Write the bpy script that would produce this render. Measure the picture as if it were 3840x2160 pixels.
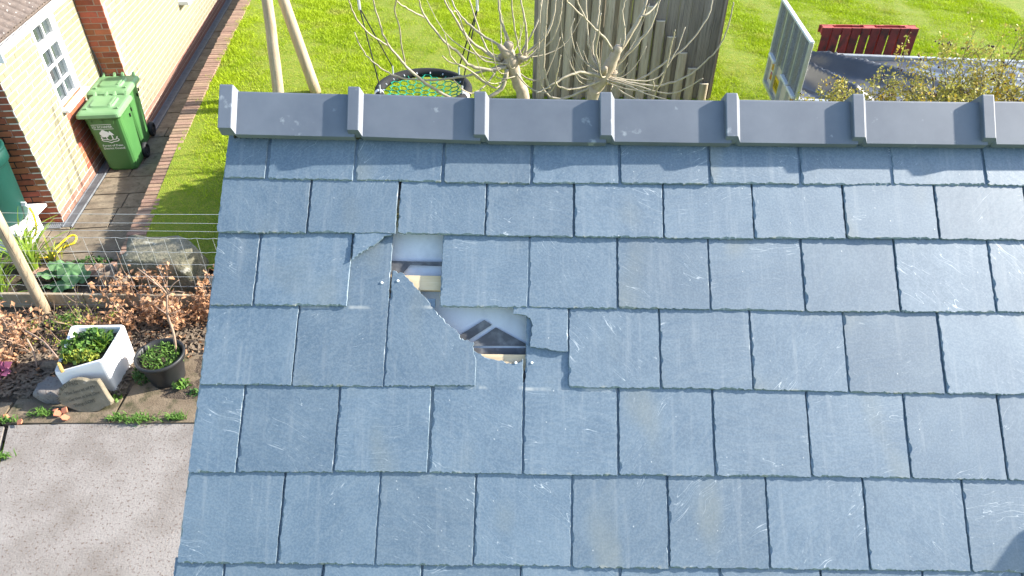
import bpy, math, random
import numpy as np
from mathutils import Vector, Matrix
random.seed(7); RNG = np.random.default_rng(7)
R = math.radians
for o in list(bpy.data.objects): bpy.data.objects.remove(o)
SC = bpy.context.scene; COL = SC.collection

# ------------------------------------------------------------------ camera, sky, sun, exposure
CAM_H, FPX, PITCH, ROLL = 4.8, 2713.0, R(38.8), R(.55)
RX = Vector((1, 0, 0)); FW = Vector((0, math.cos(PITCH), -math.sin(PITCH))); DN = Vector((0, -math.sin(PITCH), -math.cos(PITCH)))
cam = bpy.data.objects.new('camera', bpy.data.cameras.new('camera')); COL.objects.link(cam); SC.camera = cam
cam.data.sensor_width = 36; cam.data.lens = 36 * FPX / 3840; cam.data.clip_start = .05; cam.data.clip_end = 3000
r_ = RX * math.cos(ROLL) - DN * math.sin(ROLL); d_ = RX * math.sin(ROLL) + DN * math.cos(ROLL)
mw = Matrix((r_, -d_, -FW)).transposed().to_4x4(); mw.translation = (0, 0, CAM_H); cam.matrix_world = mw

SUN = Vector((.877, .20, .469)).normalized()
world = bpy.data.worlds.new('World'); SC.world = world; world.use_nodes = True
wn = world.node_tree; sky = wn.nodes.new('ShaderNodeTexSky'); sky.sky_type = 'NISHITA'; sky.sun_disc = False
sky.sun_elevation = math.asin(SUN.z); sky.sun_rotation = math.atan2(SUN.x, SUN.y)
sky.air_density = 1.0; sky.dust_density = 1.0; sky.ozone_density = 1.5
bg = wn.nodes['Background']; bg.inputs['Strength'].default_value = .15
wn.links.new(sky.outputs[0], bg.inputs[0])
sl = bpy.data.lights.new('sun', 'SUN'); so = bpy.data.objects.new('sun', sl); COL.objects.link(so)
sl.energy = 5.0; sl.angle = R(.9); sl.color = (1.0, .95, .86); so.rotation_euler = SUN.to_track_quat('Z', 'Y').to_euler()
SC.view_settings.view_transform = 'Standard'; SC.view_settings.look = 'None'; SC.view_settings.gamma = 1
SC.view_settings.exposure = 1.5
SC.cycles.max_bounces = 4; SC.cycles.diffuse_bounces = 3; SC.cycles.glossy_bounces = 2; SC.cycles.transmission_bounces = 2; SC.cycles.caustics_reflective = False; SC.cycles.use_denoising = True

# ------------------------------------------------------------------ survey helpers: points measured on known planes
def ray(px, py):
    u, v = px - 1920, py - 1080; c, s = math.cos(ROLL), math.sin(ROLL); u, v = u * c + v * s, -u * s + v * c
    return (RX * u + DN * v) / FPX + FW
CP = Vector((0, 0, CAM_H))
def onz(px, py, z): r = ray(px, py); return CP + r * ((z - CAM_H) / r.z)
def ony(px, py, y): r = ray(px, py); return CP + r * (y / r.y)
def proj(P):
    q = Vector(P) - CP; z = q.dot(FW); u, v = FPX * q.dot(RX) / z, FPX * q.dot(DN) / z; c, s = math.cos(ROLL), math.sin(ROLL)
    return 1920 + u * c - v * s, 1080 + u * s + v * c
def inframe(P, m=40): x, y = proj(P); return -m < x < 3840 + m and -m < y < 2160 + m
LY, LZ = [-50, 3, 6.0, 6.6, 7.4, 8.6, 9.8, 12, 16, 30, 400], [0, 0, .08, .15, .22, .36, .46, .55, .62, .8, 4]
def lawn_z(y): return float(np.interp(y, LY, LZ))
def onlawn(px, py):
    z = .3
    for _ in range(12): p = onz(px, py, z); z = lawn_z(p.y)
    return onz(px, py, z)

# ------------------------------------------------------------------ materials
def mat(name, c1, c2=None, rough=.75, scale=6., detail=6, lo=.35, hi=.65, bump=0., bscale=60., bdist=.01, spec=.4, metal=0.,
        rand=0., stretch=(1, 1, 1), trans=0., c3=None, s3=30., lo3=.62, hi3=.7, coat=0., coord='Object', hue=0., world_space=False):
    m = bpy.data.materials.new(name); m.use_nodes = True; t = m.node_tree; N = t.nodes; L = t.links; b = N['Principled BSDF']
    b.inputs['Roughness'].default_value = rough; b.inputs['Metallic'].default_value = metal; b.inputs['Specular IOR Level'].default_value = spec
    b.inputs['Coat Weight'].default_value = coat
    tc = N.new('ShaderNodeTexCoord'); src = tc.outputs[coord]
    if world_space: src = N.new('ShaderNodeNewGeometry').outputs['Position']
    oi = N.new('ShaderNodeObjectInfo')
    add = N.new('ShaderNodeVectorMath'); add.operation = 'MULTIPLY_ADD'; L.new(oi.outputs['Random'], add.inputs[0]); add.inputs[1].default_value = (13, 29, 7) if not world_space else (0, 0, 0)
    L.new(src, add.inputs[2])
    mp = N.new('ShaderNodeMapping'); mp.inputs['Scale'].default_value = stretch; L.new(add.outputs[0], mp.inputs[0]); vec = mp.outputs[0]
    def noise(s, d=detail):
        n = N.new('ShaderNodeTexNoise'); n.inputs['Scale'].default_value = s; n.inputs['Detail'].default_value = d; n.inputs['Roughness'].default_value = .6; L.new(vec, n.inputs['Vector']); return n.outputs[0]
    def ramp(f, a, c):
        r = N.new('ShaderNodeMapRange'); r.inputs[1].default_value = a; r.inputs[2].default_value = c; L.new(f, r.inputs[0]); return r.outputs[0]
    def mix(f, a, c):
        x = N.new('ShaderNodeMix'); x.data_type = 'RGBA'; L.new(f, x.inputs[0])
        for v, k in ((a, 6), (c, 7)):
            if isinstance(v, tuple): x.inputs[k].default_value = (*v, 1)
            else: L.new(v, x.inputs[k])
        return x.outputs[2]
    col = None
    if c2: col = mix(ramp(noise(scale), lo, hi), c1, c2)
    if c3: col = mix(ramp(noise(s3, 4), lo3, hi3), col if col else c1, c3)
    if rand or hue:
        h = N.new('ShaderNodeHueSaturation')
        r = N.new('ShaderNodeMapRange'); r.inputs[3].default_value = 1 - rand; r.inputs[4].default_value = 1 + rand; L.new(oi.outputs['Random'], r.inputs[0]); L.new(r.outputs[0], h.inputs['Value'])
        if hue:
            wn2 = N.new('ShaderNodeTexWhiteNoise'); wn2.noise_dimensions = '1D'; L.new(oi.outputs['Random'], wn2.inputs['W'])
            r2 = N.new('ShaderNodeMapRange'); r2.inputs[3].default_value = .5 - hue; r2.inputs[4].default_value = .5 + hue; L.new(wn2.outputs[0], r2.inputs[0]); L.new(r2.outputs[0], h.inputs['Hue'])
        if col: L.new(col, h.inputs['Color'])
        else: h.inputs['Color'].default_value = (*c1, 1)
        col = h.outputs[0]
    if col: L.new(col, b.inputs['Base Color'])
    else: b.inputs['Base Color'].default_value = (*c1, 1)
    if bump:
        bp = N.new('ShaderNodeBump'); bp.inputs['Strength'].default_value = bump; bp.inputs['Distance'].default_value = bdist
        L.new(noise(bscale, 8), bp.inputs['Height']); L.new(bp.outputs[0], b.inputs['Normal'])
    if trans:
        tr = N.new('ShaderNodeBsdfTranslucent'); ms = N.new('ShaderNodeMixShader'); ms.inputs[0].default_value = trans
        if col: L.new(col, tr.inputs[0])
        else: tr.inputs[0].default_value = (*c1, 1)
        L.new(b.outputs[0], ms.inputs[1]); L.new(tr.outputs[0], ms.inputs[2]); L.new(ms.outputs[0], N['Material Output'].inputs[0])
    return m

def slate_material():
    m = bpy.data.materials.new('riven_slate'); m.use_nodes = True; t = m.node_tree; N = t.nodes; L = t.links; b = N['Principled BSDF']
    def nd(k, **kw):
        n = N.new(k)
        for a, v in kw.items(): setattr(n, a, v)
        return n
    def math_(op, a, c=None, d=None):
        n = nd('ShaderNodeMath', operation=op)
        for i, v in enumerate((a, c, d)):
            if v is None: continue
            if isinstance(v, (int, float)): n.inputs[i].default_value = v
            else: L.new(v, n.inputs[i])
        return n.outputs[0]
    def rng(f, a, c, lo=0., hi=1.):
        r = nd('ShaderNodeMapRange'); r.interpolation_type = 'SMOOTHSTEP'
        for i, v in enumerate((a, c, lo, hi)): r.inputs[i + 1].default_value = v
        L.new(f, r.inputs[0]); return r.outputs[0]
    def mixc(f, a, c):
        x = nd('ShaderNodeMix', data_type='RGBA'); 
        if isinstance(f, (int, float)): x.inputs[0].default_value = f
        else: L.new(f, x.inputs[0])
        for v, k in ((a, 6), (c, 7)):
            if isinstance(v, tuple): x.inputs[k].default_value = (*v, 1)
            else: L.new(v, x.inputs[k])
        return x.outputs[2]
    tc = nd('ShaderNodeTexCoord'); oi = nd('ShaderNodeObjectInfo'); rnd = oi.outputs['Random']
    wn1 = nd('ShaderNodeTexWhiteNoise', noise_dimensions='1D'); L.new(math_('MULTIPLY', rnd, 91.7), wn1.inputs['W'])
    wv = nd('ShaderNodeTexWhiteNoise', noise_dimensions='1D'); L.new(math_('MULTIPLY', rnd, 37.1), wv.inputs['W'])
    co = nd('ShaderNodeVectorMath', operation='MULTIPLY_ADD'); L.new(wv.outputs['Color'], co.inputs[0]); co.inputs[1].default_value = (9, 9, 0); L.new(tc.outputs['Object'], co.inputs[2])
    vr = nd('ShaderNodeVectorRotate', rotation_type='Z_AXIS'); L.new(tc.outputs['Object'], vr.inputs['Vector']); L.new(rng(wn1.outputs[0], 0, 1, -1.0, 1.0), vr.inputs['Angle'])
    def noise(vec, s, st=(1, 1, 1), d=5, rough=.55, dist=0.):
        mp = nd('ShaderNodeMapping'); mp.inputs['Scale'].default_value = st; L.new(vec, mp.inputs[0])
        ad = nd('ShaderNodeVectorMath', operation='MULTIPLY_ADD'); L.new(wv.outputs['Color'], ad.inputs[0]); ad.inputs[1].default_value = (17, 11, 5); L.new(mp.outputs[0], ad.inputs[2])
        n = nd('ShaderNodeTexNoise'); n.inputs['Scale'].default_value = s; n.inputs['Detail'].default_value = d; n.inputs['Roughness'].default_value = rough; n.inputs['Distortion'].default_value = dist
        L.new(ad.outputs[0], n.inputs['Vector']); return n.outputs[0]
    O = tc.outputs['Object']
    # riven grain: long, slightly curved cleavage lines that turn a different way on every slate
    warp = nd('ShaderNodeVectorMath', operation='MULTIPLY_ADD'); nw = nd('ShaderNodeTexNoise'); nw.inputs['Scale'].default_value = 4.; L.new(co.outputs[0], nw.inputs['Vector'])
    L.new(nw.outputs['Color'], warp.inputs[0]); warp.inputs[1].default_value = (.12, .12, 0); L.new(vr.outputs[0], warp.inputs[2])
    g1 = noise(warp.outputs[0], 20, (.8, 6.5, 1), 5, .7)
    g2 = noise(warp.outputs[0], 60, (.6, 3.6, 1), 3, .6)
    big = noise(O, 7, (1, 1, 1), 2)
    tint = nd('ShaderNodeMapRange'); L.new(rnd, tint.inputs[0]); tint.inputs[3].default_value = .90; tint.inputs[4].default_value = 1.10
    base = mixc(rng(big, .3, .7), (.070, .118, .164), (.100, .151, .196))
    base = mixc(math_('MULTIPLY', rng(g1, .45, .75), .13), base, (.20, .24, .27))
    base = mixc(math_('MULTIPLY', rng(g2, .55, .8), .16), base, (.05, .075, .11))
    gn_ = noise(O, 150, (1, 1, 1), 2, .7)
    base = mixc(math_('MULTIPLY', rng(gn_, .38, .70), .34), base, (.19, .225, .255))
    base = mixc(math_('MULTIPLY', rng(gn_, .60, .34), .30), base, (.045, .075, .11))
    # rain streaks down the slope
    stx = noise(O, 14, (3.4, .22, 1), 3, .6)
    base = mixc(math_('MULTIPLY', rng(stx, .52, .78), .42), base, (.22, .25, .27))
    # ochre film
    och = noise(O, 3.4, (1.6, .7, 1), 1)
    base = mixc(math_('MULTIPLY', rng(och, .58, .78), .30), base, (.22, .205, .13))
    # pale mineral veins and scratches
    v1 = noise(warp.outputs[0], 7, (.55, 5, 1), 2, .5, .6)
    vein = math_('SUBTRACT', 1., rng(math_('ABSOLUTE', math_('SUBTRACT', v1, .5)), .0, .006))
    vm = math_('MULTIPLY', vein, rng(noise(O, 6.5, (1, 1, 1), 2), .54, .64))
    base = mixc(math_('MULTIPLY', vm, .85), base, (.48, .51, .52))
    sc = rng(noise(warp.outputs[0], 120, (.30, 2.6, 1), 2), .67, .73)
    pm = rng(noise(O, 5, (1, 1, 1), 1), .45, .62)
    base = mixc(math_('MULTIPLY', math_('MULTIPLY', sc, pm), .5), base, (.40, .43, .44))
    # specks
    vo = nd('ShaderNodeTexVoronoi'); vo.inputs['Scale'].default_value = 42; L.new(co.outputs[0], vo.inputs['Vector'])
    sp = math_('MULTIPLY', math_('SUBTRACT', 1., rng(vo.outputs['Distance'], .04, .13)), rng(vo.outputs['Color'], .74, .78))
    base = mixc(math_('MULTIPLY', sp, .5), base, (.55, .56, .54))
    # lichen and lime along the tail, and along the line where a lost course used to rest
    sx = nd('ShaderNodeSeparateXYZ'); L.new(O, sx.inputs[0])
    ln = noise(O, 26, (1, 1, 1), 2)
    tail = math_('MULTIPLY', math_('SUBTRACT', 1., rng(sx.outputs[1], .001, .010)), rng(ln, .58, .70))
    base = mixc(math_('MULTIPLY', tail, .5), base, (.30, .29, .22))
    at = nd('ShaderNodeAttribute', attribute_type='OBJECT', attribute_name='old_lap')
    dl = math_('ABSOLUTE', math_('SUBTRACT', sx.outputs[1], at.outputs['Fac']))
    lap = math_('MULTIPLY', math_('SUBTRACT', 1., rng(dl, .001, .009)), rng(noise(O, 12, (1, .3, 1), 3), .45, .6))
    lap = math_('MULTIPLY', lap, rng(at.outputs['Fac'], .01, .02))
    base = mixc(math_('MULTIPLY', lap, .5), base, (.50, .49, .44))
    hs = nd('ShaderNodeHueSaturation'); L.new(tint.outputs[0], hs.inputs['Value']); L.new(base, hs.inputs['Color'])
    L.new(hs.outputs[0], b.inputs['Base Color'])
    b.inputs['Roughness'].default_value = .5; b.inputs['Specular IOR Level'].default_value = 1.0; b.inputs['IOR'].default_value = 1.6
    L.new(rng(g1, .3, .7, .50, .66), b.inputs['Roughness'])
    am = rng(noise(O, 4, (1, 1, 1), 1), .40, .66, .22, .8)
    h = math_('ADD', math_('MULTIPLY', math_('MULTIPLY', g1, am), 1.0), math_('ADD', math_('MULTIPLY', g2, .30), math_('MULTIPLY', gn_, .22)))
    h = math_('ADD', h, math_('MULTIPLY', big, 1.6)); h = math_('ADD', h, math_('MULTIPLY', sp, 1.1)); h = math_('SUBTRACT', h, math_('MULTIPLY', vm, .25))
    bp = nd('ShaderNodeBump'); bp.inputs['Strength'].default_value = .27; bp.inputs['Distance'].default_value = .0016; L.new(h, bp.inputs['Height']); L.new(bp.outputs[0], b.inputs['Normal'])
    return m

W = {}
W['slate'] = slate_material()
W['ridge'] = mat('dark_grey_concrete', (.090, .105, .135), (.135, .150, .180), rough=.6, scale=6, detail=10, lo=.3, hi=.72, c3=(.34, .36, .375), s3=14, lo3=.66, hi3=.78, bump=.12, bscale=500, bdist=.002, rand=.07, spec=.8)
W['black'] = mat('black_plastic', (.012, .012, .014), rough=.5)
W['underlay'] = mat('grey_fleece_underlay', (.58, .59, .60), (.82, .83, .83), rough=.9, scale=9, c3=(.44, .45, .47), s3=4.5, lo3=.5, hi3=.75, bump=.3, bscale=200, bdist=.002)
W['print'] = mat('dark_underlay_print', (.085, .088, .095), (.22, .225, .23), rough=.9, scale=22, lo=.45, hi=.75)
W['batten'] = mat('pale_pine_batten', (.62, .46, .27), (.72, .57, .36), rough=.7, scale=8, stretch=(1, 12, 12))
W['nail'] = mat('bright_aluminium_nail', (.75, .76, .77), rough=.5)
W['cream'] = mat('cream_brick', (.205, .186, .112), (.245, .224, .150), rough=.85, scale=14, rand=.08, bump=.3, bscale=120)
W['plinth'] = mat('pinkish_plinth_brick', (.27, .15, .11), (.23, .12, .085), rough=.9, scale=18, rand=.12)
W['drain'] = mat('dull_drain_steel', (.20, .215, .235), (.26, .275, .295), rough=.55, scale=14, metal=.3)
W['creamm'] = mat('pale_mortar', (.62, .60, .52), rough=.9, bump=.3, bscale=90)
W['red'] = mat('red_brick', (.36, .105, .052), (.27, .085, .045), rough=.85, scale=18, rand=.28, hue=.012, bump=.4, bscale=120)
W['redm'] = mat('grey_mortar', (.36, .29, .24), rough=.95, bump=.3, bscale=90)
W['upvc'] = mat('white_plastic_frame', (.72, .72, .72), rough=.35)
W['glass'] = mat('window_glass', (.035, .045, .05), (.06, .075, .08), rough=.04, scale=2.5, spec=.9)
W['ctile'] = mat('weathered_brown_tile', (.16, .125, .105), (.10, .08, .07), rough=.9, scale=20, c3=(.55, .54, .50), s3=26, lo3=.66, hi3=.70, bump=.5, bscale=80)
W['bin'] = mat('green_bin_plastic', (.050, .152, .042), (.060, .172, .048), rough=.42, scale=3, spec=.5, bump=.05, bscale=300)
W['lid'] = mat('pale_green_plastic', (.14, .265, .12), (.17, .30, .145), rough=.45, scale=4)  # lid green, paler than the bin body
W['rubber'] = mat('black_rubber', (.015, .015, .016), rough=.7)
W['white'] = mat('white_print', (.85, .85, .85), rough=.6)
W['slab'] = mat('shaded_stone_paving', (.155, .120, .085), (.235, .19, .135), rough=.9, scale=7, c3=(.10, .085, .055), s3=16, lo3=.55, hi3=.7, rand=.14, bump=.6, bscale=40, bdist=.006)  # slabs kept dark, the edging's shade partly put into their colour
W['ebrick'] = mat('weathered_paver', (.30, .19, .13), (.24, .15, .105), rough=.9, scale=20, rand=.2, hue=.01, bump=.5, bscale=80)
W['joint'] = mat('dark_joint_soil', (.055, .045, .032), (.10, .085, .055), rough=1, scale=30)
W['galv'] = mat('galvanised_steel', (.46, .48, .49), (.56, .58, .59), rough=.45, scale=14, metal=.55)
W['conc'] = mat('pinkish_rough_concrete', (.175, .153, .135), (.255, .232, .212), rough=.95, scale=2.2, detail=12, lo=.36, hi=.6, c3=(.12, .085, .068), s3=44, lo3=.56, hi3=.66, bump=.5, bscale=60, bdist=.012, world_space=True)
W['soil'] = mat('dark_garden_soil', (.055, .04, .028), (.115, .085, .06), rough=1, scale=11, c3=(.20, .16, .11), s3=45, lo3=.62, hi3=.7, bump=1., bscale=45, bdist=.03, world_space=True)
W['dirt'] = mat('dirty_kerb_slab', (.135, .10, .066), (.20, .155, .105), rough=1, scale=5, c3=(.05, .048, .022), s3=6, lo3=.5, hi3=.68, bump=.8, bscale=60, bdist=.01, world_space=True)
W['chip'] = mat('bark_chip', (.19, .145, .10), (.10, .075, .055), rough=.95, scale=40)
W['rock'] = mat('lichened_rock', (.27, .24, .17), (.12, .118, .078), rough=.95, scale=5, c3=(.42, .41, .35), s3=8, lo3=.6, hi3=.7, bump=1., bscale=22, bdist=.03)
W['clay'] = mat('old_clay_pipe', (.30, .24, .18), (.20, .155, .115), rough=.85, scale=9, bump=.3)
W['terra'] = mat('terracotta_shard', (.52, .20, .11), (.44, .16, .09), rough=.85, scale=20)
W['ceramic'] = mat('white_glazed_ceramic', (.90, .90, .90), rough=.18, spec=.6)
W['cerbody'] = mat('yellowed_broken_fireclay', (.55, .38, .13), (.38, .25, .09), rough=.9, scale=30, bump=.5)
W['pot'] = mat('black_pot_plastic', (.016, .017, .019), (.024, .025, .027), rough=.5, scale=10)
W['post'] = mat('round_weathered_post', (.30, .235, .155), (.40, .32, .215), rough=.85, scale=6, stretch=(6, 6, .7), bump=.5, bscale=30, bdist=.006)
W['pole'] = mat('pale_round_pole', (.46, .38, .27), (.36, .27, .17), rough=.8, scale=5, stretch=(7, 7, .6), bump=.4, bscale=20, bdist=.004)
W['wire'] = mat('galvanised_wire', (.50, .52, .52), rough=.5, metal=.3)
W['fence'] = mat('weathered_fence_timber', (.32, .25, .175), (.46, .38, .28), rough=.9, scale=4, stretch=(5, 5, .5), c3=(.12, .085, .055), s3=6, lo3=.6, hi3=.75, rand=.22, bump=.5, bscale=26, bdist=.004)
W['fence2'] = mat('grey_fence_timber', (.215, .175, .14), (.30, .25, .205), rough=.9, scale=5, stretch=(9, 9, .35), c3=(.10, .085, .07), s3=9, lo3=.55, hi3=.7, rand=.15, bump=.7, bscale=26, bdist=.004)
W['cut'] = mat('pale_cut_timber', (.70, .60, .44), rough=.8)
W['fig'] = mat('pale_fig_bark', (.40, .335, .25), (.29, .235, .17), rough=.85, scale=16, bump=.4, bscale=60, bdist=.004)
W['figdark'] = mat('green_grey_fig_shoot', (.40, .35, .26), (.29, .25, .18), rough=.8, scale=20)
W['figdark2'] = mat('dark_backing_board', (.05, .045, .038), rough=.95)
W['net'] = mat('green_rope_net', (.005, .24, .15), rough=.7)
W['rope'] = mat('black_rope', (.012, .014, .014), rough=.8, bump=.6, bscale=200)
W['foam'] = mat('black_woven_ring_sleeve', (.014, .014, .015), rough=.85, bump=.8, bscale=160, bdist=.006)
W['silver'] = mat('silver_tape', (.62, .63, .64), rough=.35, metal=.4)
W['tarp'] = mat('black_plastic_sheet', (.055, .055, .058), (.075, .075, .078), rough=.30, scale=4, spec=1., bump=.05, bscale=8, bdist=.02)
W['mesh'] = mat('dull_zinc_tread_mesh', (.36, .36, .34), (.25, .245, .225), rough=.65, scale=30, metal=.2)
W['plate'] = mat('yellow_number_plate', (.80, .52, .01), rough=.4)
W['amber'] = mat('amber_lamp_lens', (.42, .16, .03), rough=.25)
W['redlens'] = mat('red_lamp_lens', (.38, .05, .03), rough=.25)
W['pallet'] = mat('red_painted_pallet', (.48, .085, .07), (.38, .065, .055), rough=.8, scale=9, c3=(.10, .04, .03), s3=7, lo3=.55, hi3=.75, rand=.18)
W['palletd'] = mat('stained_shaded_red_board', (.20, .034, .028), (.13, .026, .022), rough=.85, scale=7, c3=(.045, .025, .02), s3=6, lo3=.48, hi3=.66, rand=.2)  # stained face boards, darkened further to carry the shade on that side
W['grass'] = mat('lawn_grass', (.40, .50, .008), (.31, .43, .008), rough=.7, scale=1.1, trans=.3, c3=(.42, .42, .07), s3=2.2, lo3=.52, hi3=.72, world_space=True)
W['lawn'] = mat('lawn_thatch', (.16, .23, .012), (.24, .26, .03), rough=1, scale=14, bump=1, bscale=60, bdist=.03, world_space=True)
W['field'] = mat('far_grass', (.2, .28, .012), (.25, .32, .02), rough=1, scale=.6, world_space=True)
W['brown'] = mat('dry_beech_leaf', (.40, .205, .105), (.55, .32, .18), rough=.6, scale=12, trans=.25, c3=(.22, .10, .05), s3=16)
W['yellowgreen'] = mat('yellow_green_leaf', (.36, .37, .05), (.25, .30, .05), rough=.6, scale=12, trans=.35)
W['strap'] = mat('bright_strap_leaf', (.33, .44, .06), (.20, .33, .04), rough=.5, scale=7, trans=.35)
W['rhub'] = mat('blue_green_broad_leaf', (.10, .22, .085), (.17, .30, .12), rough=.55, scale=10, trans=.2, bump=.6, bscale=18, bdist=.01)
W['green'] = mat('fresh_green_leaf', (.085, .19, .03), (.15, .26, .05), rough=.55, scale=14, trans=.3)
W['deep'] = mat('dark_green_leaf', (.035, .10, .025), (.07, .16, .03), rough=.6, scale=14, trans=.2)
W['pink'] = mat('pink_petal', (.36, .11, .21), (.27, .08, .15), rough=.6, scale=12, trans=.3)
W['rose'] = mat('olive_rose_leaf', (.34, .32, .055), (.46, .40, .10), rough=.6, scale=3, trans=.3, c3=(.45, .30, .03), s3=2.5, lo3=.52, hi3=.62)
W['rosebark'] = mat('olive_rose_stem', (.20, .175, .075), (.145, .12, .06), rough=.8, scale=12)
W['hip'] = mat('dark_rose_hip', (.075, .030, .028), rough=.5)
W['twig'] = mat('pale_dry_twig', (.36, .25, .18), (.26, .17, .12), rough=.85, scale=20)
W['butt'] = mat('dark_green_butt_plastic', (.006, .048, .038), (.009, .058, .046), rough=.42, scale=3, bump=.06, bscale=200)
W['stand'] = mat('white_painted_block', (.80, .79, .76), (.68, .66, .62), rough=.8, scale=12, bump=.3)
W['greywood'] = mat('grey_board', (.34, .32, .28), rough=.9)
W['hose'] = mat('yellow_hose', (.80, .55, .02), rough=.4)
W['wall2'] = mat('building_render', (.42, .38, .32), (.48, .43, .37), rough=.95, scale=6)
W['eng'] = mat('engraved_line', (.075, .062, .045), rough=1)
W['signstone'] = mat('engraved_garden_stone', (.205, .175, .125), (.14, .122, .085), rough=.95, scale=9, c3=(.26, .23, .18), s3=20, bump=.7, bscale=60, bdist=.006)

# ------------------------------------------------------------------ mesh helpers
class MB:
    def __init__(s): s.v = []; s.f = []
    def add(s, vs, fs):
        n = len(s.v); s.v += [tuple(v) for v in vs]; s.f += [tuple(i + n for i in f) for f in fs]; return s
    def hexa(s, p):   # 8 corners: bottom 4 ccw, top 4 ccw
        return s.add(p, [(3, 2, 1, 0), (4, 5, 6, 7), (0, 1, 5, 4), (1, 2, 6, 5), (2, 3, 7, 6), (3, 0, 4, 7)])
    def box(s, c, d, ax=None, bev=0.):
        c = Vector(c); ax = ax or (Vector((1, 0, 0)), Vector((0, 1, 0)), Vector((0, 0, 1)))
        X, Y, Z = [a * (h / 2) for a, h in zip(ax, d)]
        if not bev: return s.hexa([c - X - Y - Z, c + X - Y - Z, c + X + Y - Z, c - X + Y - Z, c - X - Y + Z, c + X - Y + Z, c + X + Y + Z, c - X + Y + Z])
        k = bev
        def ring(zz, i):
            x, y = X * (1 - 2 * i / d[0]), Y * (1 - 2 * i / d[1]); z = Z * zz
            a, b2 = X * (1 - 2 * (i + k) / d[0]), Y * (1 - 2 * (i + k) / d[1])
            return [c + a - y + z, c + x - b2 + z, c + x + b2 + z, c + a + y + z, c - a + y + z, c - x + b2 + z, c - x - b2 + z, c - a - y + z]
        q = 1 - 2 * k / d[2]; rs = [ring(-1, k), ring(-q, 0), ring(q, 0), ring(1, k)]
        vs = sum(rs, []); fs = [tuple(range(7, -1, -1)), tuple(range(24, 32))]
        for r in range(3):
            for j in range(8): fs.append((r * 8 + j, r * 8 + (j + 1) % 8, r * 8 + 8 + (j + 1) % 8, r * 8 + 8 + j))
        return s.add(vs, fs)
    def tube(s, pts, rad, n=8, cap=True):
        pts = [Vector(p) for p in pts]; m = len(pts); rad = rad if hasattr(rad, '__len__') else [rad] * m
        up = None; vs = []; fs = []
        for i, p in enumerate(pts):
            t = (pts[min(i + 1, m - 1)] - pts[max(i - 1, 0)])
            t = t.normalized() if t.length > 1e-9 else Vector((0, 0, 1))
            if up is None: up = t.orthogonal().normalized()
            up = (up - t * up.dot(t)); up = up.normalized() if up.length > 1e-6 else t.orthogonal().normalized()
            w = t.cross(up)
            for j in range(n): a = 2 * math.pi * j / n; vs.append(p + (up * math.cos(a) + w * math.sin(a)) * rad[i])
        for i in range(m - 1):
            for j in range(n): fs.append((i * n + j, i * n + (j + 1) % n, (i + 1) * n + (j + 1) % n, (i + 1) * n + j))
        if cap: fs += [tuple(range(n - 1, -1, -1)), tuple(range((m - 1) * n, m * n))]
        return s.add(vs, fs)
    def lathe(s, prof, c=(0, 0, 0), n=28, ax=None, closed=False):
        c = Vector(c); X, Y, Z = ax or (Vector((1, 0, 0)), Vector((0, 1, 0)), Vector((0, 0, 1))); vs = []; fs = []; m = len(prof)
        for r, z in prof:
            for j in range(n): a = 2 * math.pi * j / n; vs.append(c + (X * math.cos(a) + Y * math.sin(a)) * r + Z * z)
        for i in range(m if closed else m - 1):
            k = (i + 1) % m
            for j in range(n): fs.append((i * n + j, i * n + (j + 1) % n, k * n + (j + 1) % n, k * n + j))
        return s.add(vs, fs)
    def prism(s, poly, z0, z1, fr=None):   # poly in (x, y); fr maps (x, y, z) to space
        fr = fr or (lambda x, y, z: (x, y, z)); n = len(poly)
        return s.add([fr(x, y, z0) for x, y in poly] + [fr(x, y, z1) for x, y in poly],
                     [tuple(range(n - 1, -1, -1)), tuple(range(n, 2 * n))] + [(i, (i + 1) % n, n + (i + 1) % n, n + i) for i in range(n)])
    def mesh(s, name, material=None, smooth=False):
        me = bpy.data.meshes.new(name); me.from_pydata(s.v, [], s.f)
        if material: me.materials.append(W[material])
        if smooth: me.shade_smooth()
        return me
    def build(s, name, material, parent=None, smooth=False, **kw): return put(name, s.mesh(name, material, smooth), parent, **kw)
def put(name, me, parent=None, loc=None, rot=None, **props):
    o = bpy.data.objects.new(name, me); COL.objects.link(o)
    if parent: o.parent = parent
    if loc is not None: o.location = loc
    if rot is not None: o.rotation_euler = rot
    for k, v in props.items(): o[k] = v
    return o
def thing(name, label, cat, loc=(0, 0, 0), group=None, rotz=0.):
    o = bpy.data.objects.new(name, None); COL.objects.link(o); o.location = loc; o.rotation_euler = (0, 0, rotz); o.empty_display_size = .1
    o['label'] = label; o['category'] = cat
    if group: o['group'] = group
    return o
def npmesh(name, V, F, material):
    me = bpy.data.meshes.new(name); nv, nf, k = len(V), len(F), F.shape[1]
    me.vertices.add(nv); me.vertices.foreach_set('co', V.astype(np.float32).ravel()); me.loops.add(nf * k); me.loops.foreach_set('vertex_index', F.astype(np.int32).ravel())
    me.polygons.add(nf); me.polygons.foreach_set('loop_start', np.arange(0, nf * k, k, dtype=np.int32)); me.update(calc_edges=True); me.materials.append(W[material]); return me
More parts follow.
